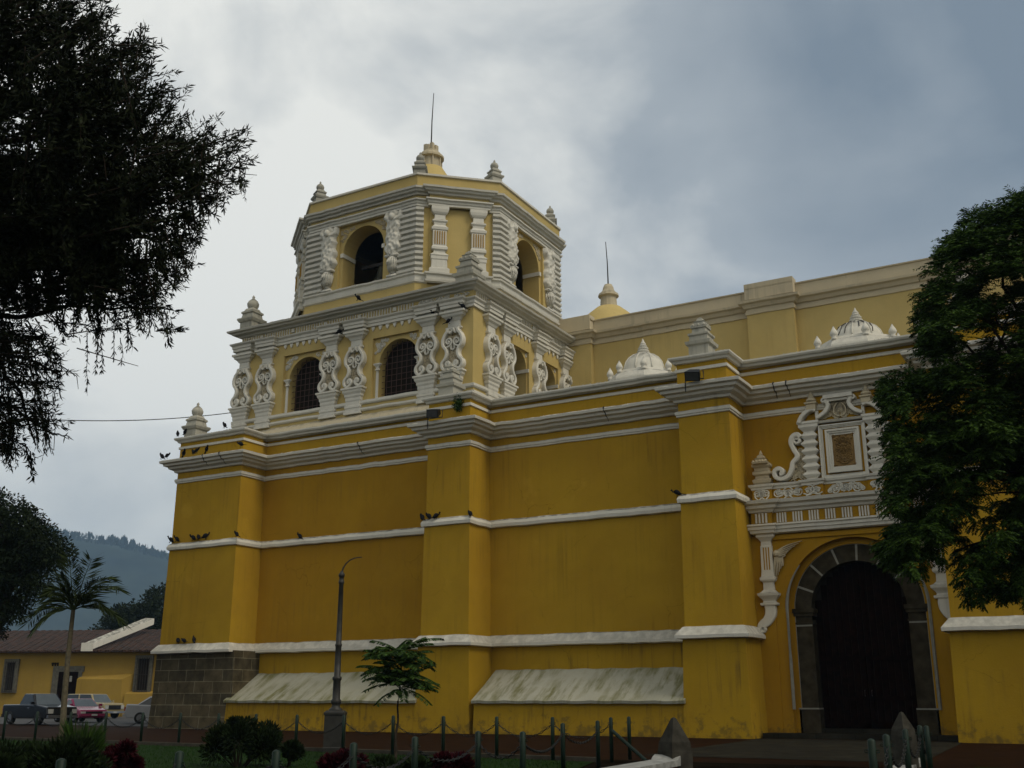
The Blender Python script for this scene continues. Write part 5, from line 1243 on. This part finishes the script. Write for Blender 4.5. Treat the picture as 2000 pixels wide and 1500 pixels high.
# ------------------------------------------------------------------ lamp post
M['lampiron'] = plain('weathered_grey_iron', (.035, .034, .030), .55, .3, .3, 6)
p = gp(652, 28.6, 0); LP = empty('street_lamp', p, YAW); tag(LP, 'tall dark iron lamp post with a bare hooked arm before the church wall', 'lamp post')
MB().sq([(.26, 0), (.26, .12), (.24, .14), (.24, .9), (.26, .92), (.26, .97), (.2, 1.02)]).build('plinth', M['lampiron'], LP)
MB().lathe([(.19, 1.0), (.17, 1.05), (.11, 1.1), (.1, 1.16), (.13, 1.2), (.135, 1.26), (.1, 1.3), (.095, 1.75), (.12, 1.78), (.12, 1.84), (.085, 1.86), (.078, 2.6), (.09, 2.62), (.09, 2.66), (.074, 2.68), (.058, 4.2), (.075, 4.22), (.075, 4.28), (.06, 4.3), (.06, 4.38), (.08, 4.4), (.08, 4.46), (.05, 4.5), (.03, 4.55)], seg=14).build('post', M['lampiron'], LP, True)
MB().tube([(0, 0, 4.5), (.03, 0, 4.62), (.1, 0, 4.74), (.2, 0, 4.83), (.32, 0, 4.885), (.44, 0, 4.905), (.52, 0, 4.91)], [.025, .022, .02, .018, .016, .014, .012], 6).build('hooked_arm', M['lampiron'], LP)

# ------------------------------------------------------------------ low yellow house across the road
M['houseyellow'] = stucco('house_yellow_plaster', (.33, .22, .048), (.28, .18, .04), (.2, .14, .05), .4)
M['housestone'] = plain('grey_door_surround', (.10, .095, .075), .9, 0, .25, 5)
def tiles():
    m, N, L, B = newmat('clay_roof_tiles'); g = N.new('ShaderNodeTexCoord')
    w = N.new('ShaderNodeTexWave'); w.wave_type = 'BANDS'; w.bands_direction = 'X'; w.inputs['Scale'].default_value = 1.35; w.inputs['Distortion'].default_value = .6; L.new(g.outputs['Object'], w.inputs['Vector'])
    n = N.new('ShaderNodeTexNoise'); n.inputs['Scale'].default_value = 2.2; n.inputs['Detail'].default_value = 8; L.new(g.outputs['Object'], n.inputs['Vector'])
    r = N.new('ShaderNodeValToRGB'); r.color_ramp.elements[0].color = (.016, .010, .008, 1); r.color_ramp.elements[1].color = (.075, .032, .018, 1); r.color_ramp.elements[0].position = .3; r.color_ramp.elements[1].position = .75
    L.new(n.outputs['Fac'], r.inputs[0]); L.new(r.outputs[0], B.inputs['Base Color']); B.inputs['Roughness'].default_value = .9
    bp = N.new('ShaderNodeBump'); bp.inputs['Strength'].default_value = 1; bp.inputs['Distance'].default_value = .12; L.new(w.outputs['Fac'], bp.inputs['Height']); L.new(bp.outputs[0], B.inputs['Normal']); return m
M['tiles'] = tiles()
hD = 88.0; hp = gp(300, hD, 0); hq = gp(0, hD + 1.5, 0); hd = (hp - hq).normalized(); HR = math.atan2(hd.y, hd.x)
HOUSE = empty('house', hq, HR); tag(HOUSE, 'long low yellow house with a clay tile roof across the street at the left', 'house')
HL = (hp - hq).length; hpx = lambda u: HL * u / 300.0; hz = lambda v, D=hD: CH + (1369.6 - v) * D / 2180.0 
HT = lambda u, w, z: (u, -w, z)
ze, zr = hz(1276), hz(1236, hD + 4.5)
hw_ = MB().box(-14, HL + 12, 0, 9, -.1, ze - .12).build('wall', M['houseyellow'], HOUSE)
rf = MB(); n = 60; u0, u1 = -14.3, HL + 12.3
vs = []; fs = []
for i in range(n * 3 + 1):
    u = u0 + (u1 - u0) * i / (n * 3); o = .05 * math.sin(i * 2.1)
    vs += [(u, -.7, ze - .02 + o), (u, 4.4, zr + o * .6), (u, 9.6, ze + o), (u, -.7, ze - .16), (u, 9.6, ze - .2)]
for i in range(n * 3):
    a = i * 5; b = a + 5; fs += [(a, b, b + 1, a + 1), (a + 1, b + 1, b + 2, a + 2), (a, a + 3, b + 3, b), (a + 3, a + 4, b + 4, b + 3)]
rf.add(vs, fs).build('roof', M['tiles'], HOUSE)
rc = MB(); ua, ub = hpx(164), hpx(238)
rc.add([(ua - .2, -.9, ze + .05), (ua + .5, -.9, ze + .0), (ub + .3, 3.6, zr + .35), (ub - .5, 3.6, zr + .4), (ua - .2, -.9, ze + .5), (ua + .5, -.9, ze + .45), (ub + .3, 3.6, zr + .85), (ub - .5, 3.6, zr + .9)], [(4, 5, 6, 7), (0, 1, 5, 4), (1, 2, 6, 5), (2, 3, 7, 6), (3, 0, 4, 7), (3, 2, 1, 0)])
rc.box(ua - .28, ua + .62, -1.02, -.82, ze - .1, ze + .55)
rc.build('roof_coping', M['white'], HOUSE)
bt = MB(); ub0, ub1 = hpx(150), hpx(240)
bt.add([(ub0, 0, 0), (ub1 + .6, 0, 0), (ub1 + .1, -.6, 0), (ub0, -.6, 0), (ub0, 0, hz(1326)), (ub1 + .6, 0, hz(1321)), (ub1 - .1, -.5, hz(1332)), (ub0, -.5, hz(1331))], [(0, 3, 7, 4), (3, 2, 6, 7), (2, 1, 5, 6), (7, 6, 5, 4)])
bt.build('buttress', M['houseyellow'], HOUSE)
lb = MB(); a, b = hpx(240) + .3, hpx(300) + 2; lb.add([(a, -.02, 0), (b, -.02, 0), (b, -.8, 0), (a, -.8, 0), (a, -.02, hz(1354)), (b, -.02, hz(1354)), (b, -.6, hz(1359)), (a, -.6, hz(1359))], [(0, 3, 7, 4), (3, 2, 6, 7), (2, 1, 5, 6), (7, 6, 5, 4)]); lb.build('low_buttress', M['houseyellow'], HOUSE)
d0, d1 = hpx(107), hpx(146); dr = MB()
dr.box(d0 - .5, d0, -.08, .1, 0, hz(1317), None); dr.box(d1, d1 + .3, -.08, .1, 0, hz(1317)); dr.box(d0 - .5, d1 + .45, -.1, .1, hz(1317), hz(1306))
hdoor = MB().box(d0, d1, -.03, .1, 0, hz(1317)).build('door', M['door'], HOUSE); dr.build('door_surround', M['housestone'], hdoor)
MB().box(d0 + .95, d0 + 1.15, -.045, -.03, hz(1336), hz(1325)).build('notice', M['kerbwhite'], hdoor)
for (a, b, v0, v1) in ((263, 284, 1352, 1293), (4, 20, 1352, 1299), (-60, -40, 1352, 1297)):
    a, b = hpx(a), hpx(b); z0, z1 = hz(v0), hz(v1)
    w_ = MB().box(a, b, -.04, .1, z0, z1).build('window', M['dark'], HOUSE)
    f = MB(); f.box(a - .28, a, -.2, .05, z0 - .2, z1 + .28); f.box(b, b + .28, -.2, .05, z0 - .2, z1 + .28); f.box(a, b, -.2, .05, z1, z1 + .28); f.box(a, b, -.2, .05, z0 - .2, z0)
    f.build('window_surround', M['housestone'], w_)
    g = MB()
    for k in range(6): g.tube([(a - .05 + (b - a + .1) * k / 5, -.32, z0 - .15), (a - .05 + (b - a + .1) * k / 5, -.32, z1 + .1)], .025, 4)
    for z in (z0 - .1, (z0 + z1) / 2, z1): g.box(a - .1, b + .1, -.34, -.30, z - .02, z + .02)
    g.build('iron_bars', M['iron'], w_)
vt = MB()
for k in range(3):
    a = hpx(91 + 5 * k); vt.box(a, a + .14, -.03, .05, hz(1306), hz(1299)); vt.box(a - .05, a + .06, -.03, .05, hz(1303), hz(1299.5))
vt.build('wall_vents', M['dark'], HOUSE)

# ------------------------------------------------------------------ parked cars
M['tyre'] = plain('tyre_rubber', (.012, .012, .012), .9)
M['rim'] = plain('wheel_alloy', (.22, .22, .23), .4, .8)
M['carglass'] = plain('car_glass', (.03, .035, .04), .08, 0, .1, 2, .6)
M['windscreen'] = plain('sky_lit_windscreen', (.10, .115, .12), .06, 0, .1, 2, .8)
M['chrome'] = plain('dull_chrome', (.4, .4, .42), .3, .9)
M['headlamp'] = plain('headlamp_glass', (.45, .45, .42), .15, 0, .1, 3, .6)
M['tail'] = plain('red_tail_lamp', (.25, .01, .01), .3)
M['plate'] = plain('number_plate', (.45, .45, .42), .6)
def paint(name, c): m = plain(name, c, .14, 0, .06, 3, .5); m.node_tree.nodes['Principled BSDF'].inputs['Coat Weight'].default_value = 0; return m
def car(name, label, p, heading, col, L_, Wd, prof, cab, wheels, wr=.31, bed=False, cat='car', blackgrille=False, grille_h=(.5, .72), lower=None):
    """prof: body side outline (x, z) from front bumper over bonnet to tail; cab: (x front base, x front roof, x rear roof, x rear base, belt z, roof z)"""
    r = empty(name, p, heading); tag(r, label, cat); h = Wd / 2
    poly = [(x, z) for x, z in prof]; n = len(poly); b = MB(); vs = []
    ys = [(-h, .0), (-h * .93, .045), (h * .93, .045), (h, .0)]
    for y, up in ys:
        for x, z in poly: vs.append((x * (1 if abs(y) < h - .01 else .985), y, z + (up if z > .6 else 0)))
    fs = [(i + k * n, (i + 1) % n + k * n, (i + 1) % n + (k + 1) * n, i + (k + 1) * n) for k in range(3) for i in range(n)] + [tuple(range(n))[::-1], tuple(3 * n + i for i in range(n))]
    body = b.add(vs, fs).build('body', col, r)
    m = body.modifiers.new('Bevel', 'BEVEL'); m.width = .035; m.segments = 2; m.limit_method = 'ANGLE'; m.angle_limit = R_(35)
    xf, xrf, xrr, xr, zb, zt = cab; hb, ht = h * .94, h * .76
    c = MB().add([(xf, -hb, zb), (xf, hb, zb), (xr, hb, zb), (xr, -hb, zb), (xrf, -ht, zt), (xrf, ht, zt), (xrr, ht, zt), (xrr, -ht, zt)], [(4, 5, 6, 7), (0, 1, 5, 4), (1, 2, 6, 5), (2, 3, 7, 6), (3, 0, 4, 7)]).build('cabin', col, body)
    m = c.modifiers.new('Bevel', 'BEVEL'); m.width = .06; m.segments = 2; m.limit_method = 'ANGLE'
    V = Vector
    def pane(a, b_, c_, d_, mat, nm, ins=.1, off=.012):
        q = [V(a), V(b_), V(c_), V(d_)]; ce = sum(q, V()) / 4; nn = (q[1] - q[0]).cross(q[3] - q[0]).normalized()
        if nn.dot(ce - V(((xf + xr) / 2, 0, zb + .2))) < 0: nn = -nn
        q = [x + (ce - x).normalized() * ins + nn * off for x in q]; MB().add(q, [(0, 1, 2, 3)]).build(nm, mat, body)
    pane((xf, -hb, zb), (xf, hb, zb), (xrf, ht, zt), (xrf, -ht, zt), M['windscreen'], 'windscreen')
    pane((xr, hb, zb), (xr, -hb, zb), (xrr, -ht, zt), (xrr, ht, zt), M['carglass'], 'rear_window')
    for sg in (-1, 1):
        xm_b = (xf + xr) / 2; xm_t = (xrf + xrr) / 2; one = abs(xr - xf) < 2.1
        segs = [((xf, xrf), (xr, xrr))] if one else [((xf, xrf), (xm_b + .0, xm_t)), ((xm_b - .0, xm_t), (xr, xrr))]
        for (ab, at_), (bb, bt_) in segs: pane((ab, sg * hb, zb), (bb, sg * hb, zb), (bt_, sg * ht, zt), (at_, sg * ht, zt), M['carglass'], 'side_window', .085)
        MB().box(xf - .22, xf - .08, sg * (hb + .02), sg * (hb + .17), zb + .05, zb + .19).build('mirror', col, body)
        MB().box(xm_b + .2, xm_b + .36, sg * h - .012, sg * h + .02, zb - .14, zb - .1).build('door_handle', M['chrome'], body)
    for wx in wheels:
        for sg in (-1, 1):
            w = MB(); w.lathe([(wr * .62, -.1), (wr * .95, -.1), (wr, -.06), (wr, .06), (wr * .95, .1), (wr * .62, .1)], seg=20); w.v = [(wx + x, sg * (h - .09) + z, wr + y) for x, y, z in w.v]
            wo = w.build('wheel', M['tyre'], r, True); k = MB(); k.lathe([(.02, .0), (wr * .6, .0), (wr * .62, .03)], seg=12); k.v = [(wx + x, sg * (h + .012 - z), wr + y) for x, y, z in k.v]; k.build('rim', M['rim'], wo)
    xF = max(x for x, z in prof); xR = min(x for x, z in prof)
    for sg in (-1, 1):
        MB().box(xF - .09, xF + .015, sg * h * .93 - .15 * (sg > 0) - .13 * (sg > 0), sg * h * .93 + .28 * (sg < 0), grille_h[0] + .03, grille_h[1]).build('headlight', M['headlamp'], body)
        MB().box(xR - .015, xR + .12, sg * h * .97 - .2 * (sg > 0), sg * h * .97 + .2 * (sg < 0), .68, .88).build('tail_lamp', M['tail'], body)
    MB().box(xF - .05, xF + .02, -h * .6, h * .6, grille_h[0], grille_h[1]).build('grille', M['black'], body)
    MB().box(xF - .12, xF + .09, -h * .97, h * .97, .36, .5).build('bumper', M['chrome'] if blackgrille != 'body' else col, r)
    MB().box(xR - .08, xR + .12, -h * .96, h * .96, .36, .52).build('bumper', col, r)
    MB().box(xF + .092, xF + .1, -.17, .17, .38, .48).build('number_plate', M['plate'], r)
    if bed: MB().box(xR + .1, xr - .08, -h * .86, h * .86, prof[-3][1] - .02, prof[-3][1] + .02).build('load_bed', M['black'], body)
    return r
def head(f, rt): d = -HF * f + CR * rt; return math.atan2(d.y, d.x)
car('pickup_truck', 'dark pickup truck parked nearest the left edge, facing the viewer at an angle', gp(74, 60.5), head(.62, .78), paint('midnight_paint', (.006, .006, .008)), 4.7, 1.72,
    [(2.3, .32), (2.35, .55), (2.28, .86), (1.2, .99), (-.3, 1.0), (-2.35, .98), (-2.38, .4), (-1.9, .3)], (.98, .42, -.55, -.75, .98, 1.58), (1.45, -1.45), .34, True, 'pickup', True, (.55, .80))
car('parked_car', 'magenta red saloon car parked between the dark pickup and the beige wagon', gp(152, 66.5), head(.72, .70), paint('magenta_paint', (.26, .022, .075)), 4.2, 1.66,
    [(2.0, .26), (2.1, .5), (2.0, .66), (.95, .86), (-.8, .9), (-2.0, .88), (-2.1, .5), (-1.9, .28)], (1.05, .3, -.75, -1.4, .86, 1.33), (1.3, -1.2), .3, False, 'car', 'body', (.48, .62))
car('parked_car', 'beige four wheel drive wagon with a black bull bar, parked by the house wall', gp(179, 79.5), head(.50, .87), paint('beige_paint', (.34, .28, .15)), 4.5, 1.75,
    [(2.2, .42), (2.25, .7), (2.15, .98), (1.0, 1.06), (-.8, 1.08), (-2.2, 1.08), (-2.25, .6), (-2.1, .4)], (1.05, .55, -1.95, -2.15, 1.05, 1.66), (1.4, -1.35), .37, False, 'wagon', True, (.62, .9))
car('parked_car', 'silver saloon car seen from behind, half hidden by the stone foot of the church', gp(318, 63.5), head(-.30, .95), paint('silver_paint', (.33, .34, .36)), 4.3, 1.68,
    [(2.05, .28), (2.12, .5), (2.02, .7), (1.0, .9), (-1.0, .96), (-2.0, 1.0), (-2.1, .6), (-1.95, .3)], (1.1, .35, -.8, -1.55, .93, 1.45), (1.3, -1.25), .31, False, 'car', 'body', (.5, .66))

# ------------------------------------------------------------------ mountain and haze
def mountain():
    D = 2300.0; rg = np.random.default_rng(9); prof = [(-400, 940), (-150, 985), (20, 1018), (90, 1030), (150, 1040), (220, 1050), (280, 1066), (330, 1078), (420, 1105), (600, 1170), (900, 1260), (1400, 1330), (2100, 1350)]
    us = np.linspace(-400, 2100, 120); vsn = np.interp(us, [p[0] for p in prof], [p[1] for p in prof]); V = []; F = []; rows = 26
    for i, (u, v) in enumerate(zip(us, vsn)):
        for k in range(rows):
            t = k / (rows - 1); q = gp(u, D * (.72 + .28 * t)); zt = dep(u, v, D * _cp).z
            z = zt * t ** 1.25 * (1 + .10 * math.sin(u * .021 + k * .5) * (1 - t)) + float(rg.normal(0, 3)) * (t > .05)
            V.append((q.x, q.y, z - 3 * (1 - t)))
        q = gp(u, D * 1.35); V.append((q.x, q.y, -5))
    r1 = rows + 1
    for i in range(119):
        for k in range(rows): F.append((i * r1 + k, (i + 1) * r1 + k, (i + 1) * r1 + k + 1, i * r1 + k + 1))
    structure(MB().add(V, F).build('mountain', plain('forested_slope', (.022, .03, .018), .95, 0, .4, .02, .05), None, True))
    B = []; Dv = []; Ls = []; Ws = []; r2 = random.Random(8)
    for i in range(420):
        u = r2.uniform(60, 345); v = float(np.interp(u, us, vsn)); q = dep(u, v + r2.uniform(1, 14), D * _cp * r2.uniform(.985, 1.0)); h = r2.uniform(7, 17) * (1.25 if 215 < u < 262 else .75)
        for k in range(4):
            B.append((q.x + r2.gauss(0, 2), q.y + r2.gauss(0, 2), q.z - 4)); Dv.append((r2.gauss(0, .08), r2.gauss(0, .08), 1)); Ls.append(h * r2.uniform(.7, 1)); Ws.append(h * .3)
    o = leaf_mesh('ridge_forest', np.array(B), np.array(Dv), np.array(Ls), np.array(Ws), M['leaf_far']); tag(o, 'far line of pines along the crest of the blue mountain', 'forest', None, 'stuff')
mountain()
def haze():
    mb = MB().box(-3600, 1800, -1200, 3600, -1.2, 520); m = bpy.data.materials.new('valley_haze'); m.use_nodes = True; N = m.node_tree.nodes; N.clear()
    o = N.new('ShaderNodeOutputMaterial'); v = N.new('ShaderNodeVolumePrincipled'); v.inputs['Color'].default_value = (.48, .72, 1.0, 1); v.inputs['Density'].default_value = 2.1e-4; v.inputs['Anisotropy'].default_value = .1
    m.node_tree.links.new(v.outputs[0], o.inputs['Volume']); h = mb.build('haze', m); h['kind'] = 'stuff'; h['label'] = 'blue haze lying over the valley'; h['category'] = 'haze'
haze()

# ------------------------------------------------------------------ unseen trees added round the viewer to shade the foreground
def added_shade_tree(x, y, label, seed, h=11.0, r=5.0):
    rg = np.random.default_rng(seed); r2 = random.Random(seed); root = empty('tree', (x, y, 0)); tag(root, label, 'tree', 'added shade trees round the viewer, out of view')
    tk = MB(); limb(tk, (0, 0, 0), (0, 0, h * .6), .32, .18, 0, r2, 7, 9, .02)
    for k in range(7): a = k * .9; limb(tk, (0, 0, h * .35), (r * .7 * math.cos(a), r * .7 * math.sin(a), h * r2.uniform(.6, .9)), .12, .02, .05, r2, 6, 6)
    tk.build('trunk', M['bark'], root)
    n = 9000; d = rg.normal(size=(n, 3)); d /= np.linalg.norm(d, axis=1, keepdims=True); q = d * (rg.random((n, 1)) ** .35) * np.array([r, r, h * .32]) + np.array([0, 0, h * .7])
    leaf_mesh('crown', q + rg.normal(size=(n, 3)) * .25, d + rg.normal(size=(n, 3)) * .6, rg.uniform(.25, .5, n), .16, M['leaf_far'], root)
added_shade_tree(27.5, -46, 'added shade tree behind the viewer to the left', 51)
added_shade_tree(43, -47, 'added shade tree behind the viewer to the right', 52)
added_shade_tree(47.5, -34, 'added shade tree on the right hand lawn outside the frame', 53, 12, 5)
added_shade_tree(19, -43, 'added shade tree beyond the left lawn outside the frame', 54, 11, 5)
